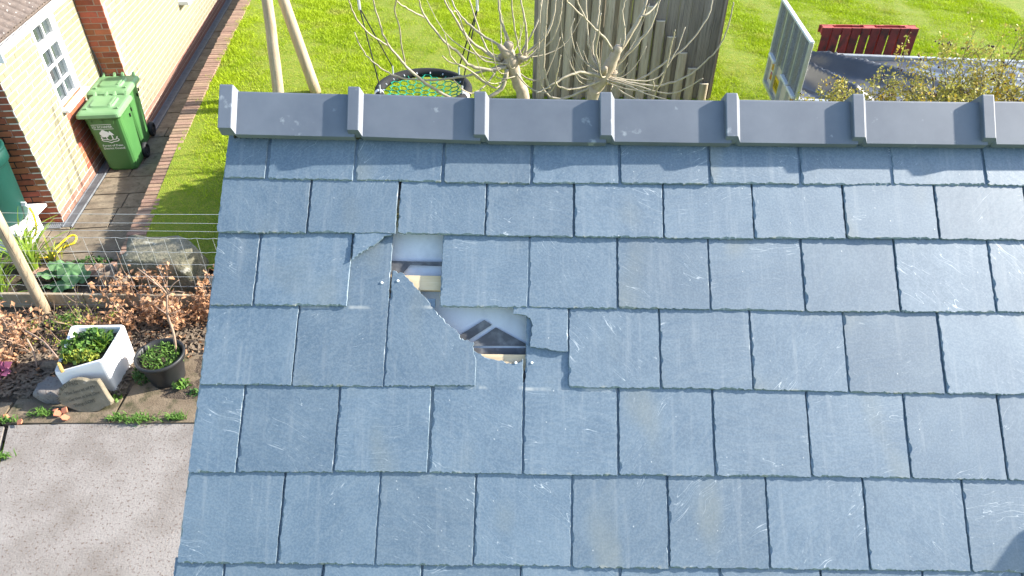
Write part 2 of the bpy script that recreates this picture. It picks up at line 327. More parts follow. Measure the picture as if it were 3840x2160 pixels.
def leaf_mesh(name, pts, size, material, upness=.3, aspect=.55, jit=.6, fold=.25):
    """each leaf: a diamond folded on its midrib (two triangles a side)"""
    P = np.asarray(pts, float); n = len(P); d = RNG.normal(size=(n, 3)); d[:, 2] += upness; d /= np.linalg.norm(d, axis=1)[:, None]
    nn = RNG.normal(size=(n, 3)); nn[:, 2] += .6; w = np.cross(d, nn); w /= np.linalg.norm(w, axis=1)[:, None]; q = np.cross(w, d)
    s = size * (1 + jit * RNG.uniform(-1, 1, n))[:, None]; h = s * aspect / 2
    V = np.stack([P, P + d * s * .45 + w * h + q * s * fold * .5, P + d * s, P + d * s * .45 - w * h + q * s * fold * .5, P + d * s * .5], 1).reshape(-1, 3)
    b = (np.arange(n) * 5)[:, None]; F = np.concatenate([b + [[0, 1, 4]], b + [[4, 1, 2]], b + [[0, 4, 3]], b + [[4, 2, 3]]], 1).reshape(-1, 3)
    return npmesh(name, V, F, material)
def text_mesh(txt, size, depth=.0008, font_space=1.):
    cu = bpy.data.curves.new('lettering', 'FONT'); cu.body = txt; cu.size = size; cu.extrude = depth; cu.align_x = 'CENTER'; cu.resolution_u = 2; cu.space_character = font_space
    o = bpy.data.objects.new('lettering', cu); COL.objects.link(o); dg = bpy.context.evaluated_depsgraph_get()
    me = bpy.data.meshes.new_from_object(o.evaluated_get(dg)); bpy.data.objects.remove(o); return me
def lettering(txt, size, material, parent, M, name='lettering', space=1.):
    me = text_mesh(txt, size, font_space=space); me.transform(M); me.materials.clear(); me.materials.append(W[material]); return put(name, me, parent)
def smooth_path(pts, k=4):
    P = [Vector(p) for p in pts]; out = []
    for i in range(len(P) - 1):
        a, b, c, d = P[max(i - 1, 0)], P[i], P[i + 1], P[min(i + 2, len(P) - 1)]
        for j in range(k):
            t = j / k; out.append(.5 * ((2 * b) + (c - a) * t + (2 * a - 5 * b + 4 * c - d) * t * t + (3 * b - a - 3 * c + d) * t ** 3))
    return out + [P[-1]]

# ================================================================== THE SETTING
# house frame: HO = near corner of the house at path level, HE along its side wall, HN out of that wall
HO = Vector((-5.29, 7.11, 0)); HE = Vector((-.12, .993, 0)).normalized(); HN = Vector((HE.y, -HE.x, 0)); UZ = Vector((0, 0, 1))
def H(s, d, z): return HO + HE * s + HN * d + UZ * z

# ground: one sheet to the horizon, a low garden level at the front and the lawn rising behind
def sheet(name, xs, ys, zf, material, **kw):
    V = [(x, y, zf(x, y)) for y in ys for x in xs]; n = len(xs)
    F = [(j * n + i, j * n + i + 1, (j + 1) * n + i + 1, (j + 1) * n + i) for j in range(len(ys) - 1) for i in range(n - 1)]
    return MB().add(V, F).build(name, material, None, True, **kw)
sheet('ground', [-600, -60, -12, 0, 12, 60, 600], [-60, -10, 0, 5, 900], lambda x, y: -.06 if y < 6 else lawn_z(y) - .3, 'field', kind='structure')
# lawn: its path edge follows the brick edging, its near edge stops at the planting bed
ED = [(-.9, .915), (0, .93), (1.3, .955), (2.2, .975), (5.6, 1.03), (9, 1.08), (30, 1.4)]      # (s, d) of the edging's path-side arris
def ed_d(s): return float(np.interp(s, [a for a, _ in ED], [b for _, b in ED]))
def lawn_x0(y):
    s = (y - HO.y) / HE.y
    p = H(s, ed_d(s) + .17, 0); return p.x
lys = [6.12, 6.4, 6.8, 7.2, 7.6, 8, 8.5, 9, 9.6, 10.2, 11, 12, 13, 14, 16, 20, 30, 60, 200, 800]
V = []; NX = 30
for y in lys:
    x0 = lawn_x0(min(y, 14)) if y < 30 else -400; x1 = 14 if y < 30 else 500
    V += [(x0 + (x1 - x0) * i / NX, y, lawn_z(y) + .02 * math.sin(i * 1.7 + y)) for i in range(NX + 1)]
F = [(j * (NX + 1) + i, j * (NX + 1) + i + 1, (j + 1) * (NX + 1) + i + 1, (j + 1) * (NX + 1) + i) for j in range(len(lys) - 1) for i in range(NX)]
MB().add(V, F).build('lawn', 'lawn', None, True, kind='structure')
# the blades
def grass_blades():
    n = 820000
    X = RNG.uniform(-4.9, 9.0, n); Y = 6.1 + (15.2 - 6.1) * RNG.uniform(0, 1, n) ** .8
    x0 = np.array([lawn_x0(y) for y in np.linspace(6, 16, 60)]); xe = np.interp(Y, np.linspace(6, 16, 60), x0)
    clump = np.sin(X * 5.1 + 2 * np.sin(Y * 3.3)) * np.sin(Y * 4.7 + 1.5 * np.sin(X * 2.9)) + .6 * np.sin(X * 13 + Y * 7) * np.sin(Y * 11 - X * 5)
    seen = ((Y > 9.0) | (X < -2.2)) | (RNG.uniform(0, 1, n) < .12)
    ragged = .05 + .04 * np.sin(Y * 9) + .03 * np.sin(Y * 23)
    k = (X > xe - .02 + ragged) & seen & (RNG.uniform(0, 1, n) < np.clip(.85 + .18 * clump, .4, 1)) & ~((Y < 6.45) & (X < -3.2) & (X > -4.0))
    X, Y, clump = X[k], Y[k], clump[k]; n = len(X); Z = np.interp(Y, LY, LZ) - .01
    h = (.030 + .009 * clump) * RNG.uniform(.6, 1.5, n) * np.where(RNG.uniform(0, 1, n) < .03, 1.7, 1.); a = RNG.uniform(0, 6.283, n); w = RNG.uniform(.0022, .0050, n) * (1 + (Y - 6) * .07)
    le = RNG.uniform(.2, 1.1, n) * h; b = a + RNG.uniform(-1.2, 1.2, n)
    V = np.empty((n, 3, 3)); V[:, 0] = np.stack([X - np.sin(a) * w, Y + np.cos(a) * w, Z], 1); V[:, 1] = np.stack([X + np.sin(a) * w, Y - np.cos(a) * w, Z], 1)
    V[:, 2] = np.stack([X + np.cos(b) * le, Y + np.sin(b) * le, Z + h], 1)
    put('grass', npmesh('grass', V.reshape(-1, 3), np.arange(n * 3).reshape(-1, 3), 'grass'), None, kind='stuff', label='short bright green lawn grass behind the roof', category='grass')
grass_blades()

# concrete drive in front, with a joint, and the planting bed behind it
def poly_slab(name, poly, z0, z1, material, parent=None, **kw):
    return MB().prism(poly, z0, z1).build(name, material, parent, **kw)
dr = MB(); J = [(-4.30, 4.05), (-3.98, 3.2), (-3.3, 1.3), (-2.6, -.8)]
dr.prism([(-4.27, 4.04), (-3.96, 3.2), (-3.28, 1.3), (-2.58, -.8), (-.2, -.8), (-.2, 4.13), (-2.7, 4.115)], -.05, .0)
drive = dr.build('concrete_drive', 'conc', None, kind='structure')
poly_slab('concrete_slab', [(-8, -.8), (-2.62, -.8), (-3.32, 1.3), (-4.0, 3.2), (-4.31, 4.03), (-8, 3.95)], -.05, -.004, 'conc', drive)
sheet('soil_bed', list(np.linspace(-9, -.6, 60)), list(np.linspace(3.9, 6.35, 22)),
      lambda x, y: -.03 + (.045 if y > 4.3 else 0) + .015 * math.sin(x * 7 + y * 5) * math.sin(y * 9) + .02 * (y > 5.5), 'soil', kind='structure')
# dirty kerb slabs between the bed and the drive
kerb = bpy.data.objects.new('kerb_path', None); COL.objects.link(kerb); kerb['kind'] = 'structure'
for a, b in ((-7.9, -5.9), (-5.88, -4.36), (-4.34, -3.42), (-3.405, -2.62), (-2.6, -1.4)):
    wob = [random.uniform(-.02, .02) for _ in range(4)]
    y1 = 4.30 if b < -4 else 4.98 if a > -3.41 else 4.55
    poly_slab('kerb_slab', [(a, 4.06 + .015 * (a + 4)), (b, 4.06 + .015 * (b + 4)), (b + wob[0], y1 + wob[1]), (a + wob[2], y1 + wob[3])], -.04, random.uniform(.012, .022), 'dirt', kerb)
# bark chips on the bed: uncountable
def chips():
    n = 5200; X = RNG.uniform(-4.9, -2.5, n); Y = RNG.uniform(4.2, 5.55, n); k = ~((X > -3.45) & (Y < 4.95)) & ~((X < -3.4) & (Y < 4.34)); X, Y = X[k], Y[k]; n = len(X); Z = RNG.uniform(.015, .05, n)
    L = RNG.uniform(.012, .055, n); w = RNG.uniform(.004, .012, n); a = RNG.uniform(0, 3.14, n); t = RNG.normal(0, .25, n)
    dx, dy, dz = np.cos(a) * L, np.sin(a) * L, np.sin(t) * L; ex, ey = -np.sin(a) * w, np.cos(a) * w
    V = np.stack([np.stack([X - dx - ex, Y - dy - ey, Z - dz], 1), np.stack([X + dx - ex, Y + dy - ey, Z + dz], 1), np.stack([X + dx * .8 + ex, Y + dy * .8 + ey, Z + dz + .006], 1), np.stack([X - dx + ex, Y - dy + ey, Z - dz + .004], 1)], 1).reshape(-1, 3)
    put('bark_chips', npmesh('bark_chips', V, np.arange(n * 4).reshape(-1, 4), 'chip'), None, kind='stuff', label='brown bark chips strewn over the planting bed', category='bark')
chips()

# stone path beside the house: slabs on a dark bed
pb = MB(); pb.add([H(-1.9, -4, -.012), H(-1.0, 1.0, -.012), H(14, 1.2, -.012), H(14, -4, -.012)], [(0, 1, 2, 3)])
path = pb.build('path', 'joint', None, kind='structure')
s = -.92; row = 0
while s < 9:
    L = random.choice((.28, .34, .42, .5)); d0 = (.12 if s < 2.2 else .42)
    cuts = [d0, d0 + random.uniform(.30, .48), 1.16] if (row % 3 != 1) else [d0, 1.16]
    if s < -.1: cuts = [-.62, -.1] + cuts if s < -.3 else [-.3, .1] + cuts[0:]
    for a, b in zip(cuts[:-1], cuts[1:]):
        g = .009; z = random.uniform(-.002, .008)
        p = [H(s + g, a + g, 0), H(s + g, b - g, 0), H(s + L - g, b - g, 0), H(s + L - g, a + g, 0)]
        m = MB(); m.hexa([Vector((q.x, q.y, -.03)) for q in p] + [Vector((q.x, q.y, z + random.uniform(-.002, .002))) for q in p]); m.build('paving_slab', 'slab', path)
    s += L; row += 1
# slot drain along the wall
drain = thing('channel_drain', 'grey galvanised slotted channel drain at the foot of the house wall', 'drain')
def drain_run(a, b, across, dd):
    L = (b - a).length; u = (b - a).normalized(); v = across.normalized(); fr = MB(); bars = MB()
    for k in (0, dd): fr.box(a + u * (L / 2) + v * k + UZ * .006, (L, .012, .02), (u, v, UZ))
    fr.build('drain_frame', 'drain', drain)
    MB().box(a + u * (L / 2) + v * (dd / 2) - UZ * .004, (L, dd, .006), (u, v, UZ)).build('channel', 'black', drain)
    n = int(L / .022)
    for i in range(n): bars.box(a + u * ((i + .5) * L / n) + v * (dd / 2) + UZ * .006, (.011, dd - .012, .008), (u, v, UZ))
    bars.build('slotted_grating', 'drain', drain, kind='stuff')
drain_run(H(-.10, .012, .004), H(2.25, .012, .004), HN, .10); drain_run(H(2.26, .325, .004), H(10, .325, .004), HN, .10)
drain_run(H(-.115, -.9, .004), H(-.115, .0, .004), HE, .10)

# brick edging of the raised lawn
edg = bpy.data.objects.new('brick_edging', None); COL.objects.link(edg); edg['kind'] = 'structure'
core = MB()
ss = list(np.arange(-.9, 12, .3))
for a, b in zip(ss[:-1], ss[1:]):
    pa, pb2 = H(a, ed_d(a), 0), H(b, ed_d(b), 0); za, zb = lawn_z(pa.y), lawn_z(pb2.y)
    qa, qb = H(a, ed_d(a) + .21, 0), H(b, ed_d(b) + .21, 0)
    core.hexa([pa - UZ * .1, qa - UZ * .1, qb - UZ * .1, pb2 - UZ * .1, pa + UZ * (za - .012), qa + UZ * (za - .012), qb + UZ * (zb - .012), pb2 + UZ * (zb - .012)])
core.build('edging_core', 'redm', edg)
eb = MB().box((0, 0, 0), (.215, .066, .065), bev=.006).mesh('brick', 'ebrick'); s = -.9; i = 0
while s < 9.6:
    p = H(s + .037, ed_d(s) + .107, 0); z = lawn_z(p.y); sl_ = math.atan2(lawn_z(p.y + .1) - z, .1)
    o = put('brick', eb, edg, p + UZ * (z - .017 + random.uniform(-.003, .004)) + HN * random.uniform(-.006, .006)); o.rotation_euler = (sl_, 0, math.atan2(HN.y, HN.x) + random.uniform(-.02, .02)); s += .0755
for i in range(13):   # return row across the near end of the path, laid askew
    p = H(-1.05 - .03 * (i % 2), 1.0 - i * .08, .03 + .006 * (i % 3)); o = put('brick', eb, edg, p); o.rotation_euler = (random.uniform(-.1, .1), .05, math.atan2(HE.y, HE.x) + random.uniform(-.12, .12) - .2)

# ================================================================== THE SLATE-ROOFED BUILDING
PHI = R(39); P0 = Vector((0, 1.89, 3.355)); RT = Vector((0, math.cos(PHI), math.sin(PHI))); RN = Vector((0, -math.sin(PHI), math.cos(PHI)))
def roofxt(px, py, off=0.):
    r = ray(px, py); p = CP + r * ((P0 + RN * off - CP).dot(RN) / r.dot(RN)); return p.x, (p - P0).dot(RT)
D = 3840 / 2576
def rd(x, y, off=0.): return roofxt(x * D, y * D, off)
shed = thing('outbuilding', 'outbuilding with a damaged blue grey slate roof filling the foreground', 'building', (1.4, 2.3, 0))
def rel(o, parent=shed): o.matrix_parent_inverse = Matrix.Translation(parent.location).inverted(); return o
MEM = -.046     # underlay level, below battens and slates
RM = Matrix((RX, RT, RN)).transposed().to_4x4(); RM.translation = P0
TR = .53        # roof plane reaches the ridge line here
# underlay of the front slope: slightly slack between rafters
xs = list(np.linspace(-.955, 4.0, 56)); ts = list(np.linspace(-2.55, .545, 36))
V = [(x, t, MEM - .006 * abs(math.sin(x * 5.2)) + .002 * math.sin(t * 17 + x * 9)) for t in ts for x in xs]; n = len(xs)
F = [(j * n + i, j * n + i + 1, (j + 1) * n + i + 1, (j + 1) * n + i) for j in range(len(ts) - 1) for i in range(n - 1)]
roof = MB().add(V, F).build('roof', 'underlay', shed, True, label='blue grey slate roof slope with broken and missing slates')
roof.matrix_parent_inverse = Matrix.Translation(shed.location).inverted() @ RM

SHEAR = .016
ROWS = [  # tail line points (screen survey), joint survey line y, joints
    ([(600, 450), (900, 456), (1230, 463), (1670, 465), (2440, 467)], 430, [566, 672, 893, 1115, 1337, 1558, 1783, 2010, 2240, 2474]),
    ([(560, 585), (900, 588), (1110, 592), (1330, 596), (1780, 600), (2200, 602)], 520, [553, 778, 1002, 1222, 1444, 1668, 1893, 2122, 2353]),
    ([(535, 768), (750, 770), (1440, 775), (1660, 778), (1900, 783), (2400, 785)], 690, [536, 646, 880, 1107, 1330, 1554, 1784, 2019, 2256, 2494]),
    ([(505, 969), (800, 971), (1540, 976), (2010, 984), (2260, 990)], 870, [513, 743, 971, 1195, 1430, 1660, 1890, 2126, 2366]),
    ([(490, 1187), (1080, 1190), (1560, 1195), (2040, 1201), (2420, 1208)], 1080, [486, 605, 848, 1082, 1316, 1554, 1794, 2034, 2280, 2520]),
    ([(460, 1417), (1070, 1422), (1560, 1427), (2060, 1433), (2460, 1440)], 1310, [458, 707, 950, 1194, 1437, 1681, 1931, 2178, 2430]),
]
def chip_profile(n, L, base, depth, rate):
    """inset of the dressed edge along n points of an edge of length L: a rough bevel with flaked scallops"""
    a = np.full(n, base) + RNG.uniform(0, .0012, n); u = np.linspace(0, L, n)
    for _ in range(RNG.poisson(rate * L)):
        c = RNG.uniform(0, L); w = RNG.uniform(.006, .022); d = RNG.uniform(.3, 1) * depth; m = np.abs(u - c) < w
        a[m] = np.maximum(a[m], base + d * np.sqrt(np.clip(1 - (u[m] - c) ** 2 / w ** 2, 0, 1)))
    return a
def slate_mesh(edges, thk=.0068):
    """edges: list of (polyline points, kind); closed ccw outline in slate coordinates"""
    out = []; ins = []
    for pts, kind in edges:
        P = np.array(pts, float); seg = np.linalg.norm(np.diff(P, axis=0), axis=1); L = seg.sum()
        n = max(2, int(L / {'tail': .006, 'side': .009, 'right': .012, 'head': .06, 'broken': .007, 'snap': .008}[kind])); u = np.linspace(0, L, n + 1)[:-1]; cs = np.concatenate([[0], np.cumsum(seg)])
        Q = np.stack([np.interp(u, cs, P[:, 0]), np.interp(u, cs, P[:, 1])], 1)
        j = {'tail': .0011, 'side': .0008, 'right': .0006, 'head': .0, 'broken': .0018, 'snap': .0012}[kind]
        Q[1:] += RNG.normal(0, j, (len(Q) - 1, 2)); out.append(Q)
        ins.append({'tail': lambda: chip_profile(n, L, .0012, .0055, 26), 'side': lambda: chip_profile(n, L, .0010, .0085, 16), 'right': lambda: chip_profile(n, L, .0009, .003, 8),
                    'head': lambda: np.full(n, .001), 'broken': lambda: chip_profile(n, L, .0006, .004, 18), 'snap': lambda: chip_profile(n, L, .0002, .0008, 10)}[kind]())
    Q = np.concatenate(out); I = np.concatenate(ins); n = len(Q)
    tg = np.roll(Q, -1, 0) - np.roll(Q, 1, 0); tg /= np.linalg.norm(tg, axis=1)[:, None] + 1e-9; nr = np.stack([-tg[:, 1], tg[:, 0]], 1)
    T = Q + nr * I[:, None]
    V = [(x, y, 0) for x, y in Q] + [(x, y, thk * (.35 + random.uniform(-.1, .1))) for x, y in Q] + [(x, y, thk) for x, y in T]
    F = [tuple(range(n - 1, -1, -1)), tuple(range(2 * n, 3 * n))]
    for r in (0, n):
        for i in range(n): k = (i + 1) % n; F.append((r + i, r + k, r + n + k, r + n + i))
    me = bpy.data.meshes.new('slate'); me.from_pydata(V, [], F); me.materials.append(W['slate']); return me
SL = .555; LIFT = .0155
def add_slate(edges, x0, tb, lift=0., tilt=0., name='slate', **props):
    me = slate_mesh([([(x - x0, t - tb) for x, t in pts], k) for pts, k in edges])
    o = put(name, me, roof, (x0, tb, -.0195 + LIFT + lift)); o.rotation_euler = (-LIFT / SL + tilt, random.gauss(0, .0022), 0)
    for k, v in props.items(): o[k] = v
    return o
def quad_edges(xl, xr, tb0, tb1, top, gl=.0025, gr=.0025, tj=None):
    tj = tb0 if tj is None else tj; f = lambda x, t: (x + SHEAR * (t - tj), t)
    a, b, c, d = f(xl + gl, tb0), f(xr - gr, tb1), f(xr - gr, top), f(xl + gl, top)
    cr = .004 + random.random() * .006
    return [([(a[0] + cr, a[1]), b], 'tail'), ([b, c], 'right'), ([c, d], 'head'), ([d, (a[0], a[1] + cr * .7), (a[0] + cr, a[1])], 'side')]
allrows = []
for tl, jy, js in ROWS:
    pts = sorted(rd(x, y) for x, y in tl); tx, tt = [p[0] for p in pts], [p[1] for p in pts]
    J = [rd(x, jy) for x in js]; jx = [p[0] for p in J]; tj = J[0][1]
    while jx[-1] < 3.7: jx.append(jx[-1] + .302)
    allrows.append((tx, tt, jx, tj))
t_next = [-1.185, -1.452, -1.72, -1.988, -2.256, -2.52]
j7 = [rd(x, 1438)[0] for x in (441, 563, 812, 1062, 1310, 1560, 1812, 2066, 2322, 2572)]
while j7[-1] < 3.7: j7.append(j7[-1] + .302)
for k, t in enumerate(t_next):
    jx = j7 if k % 2 == 0 else [-1.012 - .004 * k] + [x + .151 for x in j7[:-1]]
    allrows.append(([-1.2, 3.8], [t - .008, t + .004], list(jx), -.93))
T_LAP = {(3, 1): .2555, (4, 4): .262}
SKIP = {(2, 2), (3, 2), (3, 3), (4, 3)}      # slates that are broken or lost, built one by one below
for ri, (tx, tt, jx, tj) in enumerate(allrows):
    for ci in range(len(jx) - 1):
        if (ri, ci) in SKIP: continue
        xl, xr = jx[ci], jx[ci + 1]; f = lambda x: float(np.interp(x, tx, tt)); jt = random.gauss(0, .0012)
        top = min(f(xl) + SL, TR)
        g = [random.uniform(.0012, .0042), random.uniform(.0012, .0042)]
        if ri == 0: g = [.0045, .0045]
        if ci == 0: g[0] = 0
        add_slate(quad_edges(xl, xr, f(xl) + jt, f(xr) + jt, top, g[0], g[1], tj), (xl + xr) / 2, f((xl + xr) / 2), (.004 if ri == 0 else .003 if ri == 1 else 0) + abs(random.gauss(0, .0012)), random.gauss(0, .0012),
                  old_lap=T_LAP.get((ri, ci), 0.))
# --- the damage
Z7 = lambda x, y, off=0.: roofxt(1200 + .483 * x, 800 + .483 * y, off)
def zpoly(pts, off=0.): return [Z7(x, y, off) for x, y in pts]
r3, r4, r5 = allrows[2], allrows[3], allrows[4]
T3, T4, T5 = [(lambda x, r=r: float(np.interp(x, r[0], r[1]))) for r in (r3, r4, r5)]
# left triangular remnant of the lost slate of the third course
a, b, c = Z7(243, 372), Z7(505, 180), Z7(557, 172)
mid = zpoly([(300, 330), (345, 300), (385, 268), (410, 258), (440, 240), (470, 210), (490, 195)])
xl = r3[2][2] + .003
head = T3(xl) + SL - .03
lap_name = dict(label='triangular remnant of a snapped slate under the course above')
add_slate([([a, *mid, b, c], 'snap'), ([c, (c[0] + .004, head)], 'right'), ([(c[0] + .004, head), (xl + .01, head)], 'head'), ([(xl + .01, head), (xl + .003, a[1] + .02), a], 'side')], xl + .1, T3(xl), .012, -.012, name='slate', **lap_name)
x4 = r4[2]
# fourth course broken slate: its upper right has sheared off along a long curve
f4 = lambda x, t: (x + SHEAR * (t - r4[3]), t)
bl = f4(x4[2] + .002, T4(x4[2])); br = Z7(1205, 1340); tl_ = Z7(556, 440)
brk = zpoly([(1211, 1130), (1188, 1085), (1193, 1040), (1190, 1000), (1150, 985), (1100, 975), (1088, 950), (1050, 905), (1025, 885), (985, 860), (940, 800), (900, 755), (850, 695), (800, 630), (760, 590), (720, 540), (680, 490), (640, 465), (590, 445), (556, 440)])
add_slate([([bl, br], 'tail'), ([br, brk[0]], 'right'), (brk, 'broken'), ([tl_, bl], 'side')], (bl[0] + br[0]) / 2, bl[1], .0, 0., old_lap=T3(bl[0]) - bl[1], label='slate with its upper right corner sheared off in a long curve')
# fourth course: what is left of the next slate, a piece hanging under the course above
x43, x44 = f4(x4[3] + .003, 0)[0], x4[4]
rem = zpoly([(1500, 765), (1512, 788), (1580, 790), (1612, 800), (1640, 830), (1652, 868), (1638, 900), (1640, 945), (1630, 990), (1625, 1036), (1690, 1046), (1760, 1052), (1830, 1070), (1900, 1076), (1922, 1074)])
rt = f4(x44 - .003, T4(x44) + SL - .06); lt = (rem[0][0] + .0, rt[1])
add_slate([(rem, 'snap'), ([rem[-1], rt], 'right'), ([rt, lt], 'head'), ([lt, rem[0]], 'side')], x44 - .15, rem[-1][1], .001, 0., label='ragged slate fragment hanging below the third course')
# fifth course: the slate whose head has broken away
f5 = lambda x, t: (x + SHEAR * (t - r5[3]), t); x5 = r5[2]
bl, br = f5(x5[3] + .003, T5(x5[3])), f5(x5[4] - .002, T5(x5[4]))
brk = zpoly([(1578, 1130), (1540, 1150), (1500, 1170), (1440, 1158), (1400, 1141), (1330, 1122), (1260, 1103), (1225, 1085), (1190, 1062), (1000, 1020), (905, 990)])
add_slate([([bl, br], 'tail'), ([br, brk[0]], 'right'), (brk, 'broken'), ([brk[-1], bl], 'side')], (bl[0] + br[0]) / 2, bl[1], 0, 0, old_lap=T4(bl[0]) - bl[1], label='slate with its head broken off just above the nail')
# battens and nails
tb1, tb0, tc1 = Z7(800, 483, -.021)[1], Z7(800, 597, -.021)[1], Z7(1400, 1095, -.021)[1]
for t in [tb1 + .49, tb1 + .24, (tb0 + tb1) / 2, tc1 - .025] + [tc1 - .025 - .267 * k for k in range(1, 9)]:
    MB().box((1.53, t, -.0325), (4.94, tb1 - tb0 if t == (tb0 + tb1) / 2 else .05, .0235), bev=.001).build('batten', 'batten', roof)
def nail(px, py, off):
    x, t = Z7(px, py, off); MB().lathe([(.0, off + .0016), (.0036, off + .0013), (.0044, off + .0006), (.004, off - .004)], (x, t, 0), 12).build('nail', 'nail', roof)
nail(480, 538, -.0052); nail(605, 523, -.0052); nail(1520, 1160, -.0050); nail(1645, 1160, -.0050)
# printing on the underlay: a bar and a roof-shaped emblem
def print_patch(pts):
    P = zpoly(pts, MEM + .004); MB().prism([(x, t) for x, t in P][::-1], MEM + .0035, MEM + .0042).build('underlay_print', 'print', roof)
print_patch([(1085, 945), (1275, 828), (1335, 865), (1150, 985), (1060, 985)]); print_patch([(1150, 1028), (1365, 885), (1620, 1025), (1620, 1030)]); print_patch([(1120, 1046), (1640, 1046), (1640, 1120), (1120, 1120)])
print_patch([(470, 368), (1000, 378), (1000, 412), (700, 402), (640, 470), (470, 470)])
# ridge: angular concrete tiles with a collar at the left end of each, lapping the one before
RA = Vector((0, 2.305, 3.773)); LEG = .149; RP = R(46)
def ridge_profile(off, leg, thk):
    """outer then inner line, near foot -> apex -> far foot, in (y, z) from the ridge apex"""
    a = Vector((-math.cos(RP), -math.sin(RP))); n1 = Vector((-math.sin(RP), math.cos(RP))); b = Vector((math.cos(RP), -math.sin(RP))); n2 = Vector((math.sin(RP), math.cos(RP)))
    up = Vector((0, off / math.cos(RP))); r = .006
    o = [a * leg + n1 * off, up + a * r, up + Vector((0, -r * .25)), up + b * r, b * leg + n2 * off]
    i = [b * leg + n2 * off + Vector((-.016, -thk)), Vector((0, (off - thk) / math.cos(RP))), a * leg + n1 * off + Vector((.016, -thk))]
    return o + i
collx = [565, 879, 1193, 1508, 1823, 2141, 2467]
cxs = [ony(x * D, 300 * D, 2.26).x for x in collx]
while cxs[-1] < 3.8: cxs.append(cxs[-1] + .437)
zoff = [(.013, .007), (.010, -.002), (-.003, -.005), (-.001, -.003), (0, -.002), (.001, 0), (.003, .001)] + [(0, 0)] * 9
for k in range(len(cxs) - 1):
    x0, L = cxs[k], cxs[k + 1] - cxs[k]; z0, z1 = zoff[k]
    st = [(0, .0145, .131, .034), (.0025, .0165, .1325, .036), (.036, .0165, .1325, .036), (.0385, .0155, .1325, .034), (.050, .0, LEG, .021), (L + .022, -.001, LEG, .021)]
    if k == 0: st = [(-.006 + s_[0] if i < 2 else s_[0], *s_[1:]) for i, s_ in enumerate(st)]
    V = []; n = 8
    for x, off, leg, th in st:
        dz = z0 + (z1 - z0) * x / L
        V += [(x, p.x, p.y + dz) for p in ridge_profile(off, leg, th)]
    F = [tuple(range(n)), tuple(range(len(st) * n - 1, (len(st) - 1) * n - 1, -1))]
    for i in range(len(st) - 1):
        for j in range(n): q = (j + 1) % n; F.append((i * n + j, (i + 1) * n + j, (i + 1) * n + q, i * n + q))
    o = MB().add(V, F).build('ridge_tile', 'ridge', shed); o.location = (x0, RA.y, RA.z); rel(o)
# black ventilated seal under the ridge, with ribs
seal = MB()
for sgn in (-1, 1):
    p0, p1 = RA + Vector((0, sgn * .03, -.065)), RA + Vector((0, sgn * .062, -.100))
    seal.hexa([Vector((-.955, p0.y, p0.z - .03)), Vector((3.9, p0.y, p0.z - .03)), Vector((3.9, p1.y, p1.z - .03)), Vector((-.955, p1.y, p1.z - .03)), Vector((-.955, p0.y, p0.z)), Vector((3.9, p0.y, p0.z)), Vector((3.9, p1.y, p1.z)), Vector((-.955, p1.y, p1.z))])
x = -.95
while x < 3.8:
    seal.box(RA + Vector((x, -.064, -.108)), (.005, .010, .04)); x += .02
rel(seal.build('ridge_seal', 'black', shed))
# gable, walls and the short far slope
WX0, WX1, EY, BZ = -.90, 4.0, .02, 1.72; FY = RA.y + .30
rel(MB().prism([(EY, 0), (FY, 0), (FY, RA.z - .42), (RA.y, RA.z - .19), (EY, BZ)], WX0, WX1, lambda x, y, z: (z, x, y)).build('wall', 'wall2', shed))
fs = MB(); u = Vector((0, math.cos(PHI), -math.sin(PHI))); nn = Vector((0, math.sin(PHI), math.cos(PHI)))
for i in range(17): fs.box(Vector((-.98 + i * .295 + .147, RA.y, RA.z - .125)) + u * .22 + nn * .004, (.29, .40, .006), (RX, u, nn))
rel(fs.build('far_slope', 'slate', shed, kind='stuff'))
vt = MB().box((2.12, -.82, .07), (.34, .46, .16), bev=.03).build('added_shade_vent', 'black', shed); vt.matrix_parent_inverse = Matrix.Translation(shed.location).inverted() @ RM  # vent added out of view to cast shade on the lower right slates
for k in range(6): MB().box((2.12, -1.02 + k * .012 + .0 * k, .03 + .018 * k), (.26, .05, .006)).build('added_vent_louvre', 'pot', vt)
rel(MB().box((1.5, EY - .12, BZ - .20), (4.95, .11, .09), bev=.02).build('gutter', 'black', shed))
vb = MB(); q0, q1 = P0 + RT * -2.5 + RN * -.05, P0 + RT * .5 + RN * -.05
vb.box((q0 + q1) / 2 + RX * -.945, (.02, (q1 - q0).length, .06), (RX, RT, RN)); rel(vb.build('verge_board', 'black', shed))

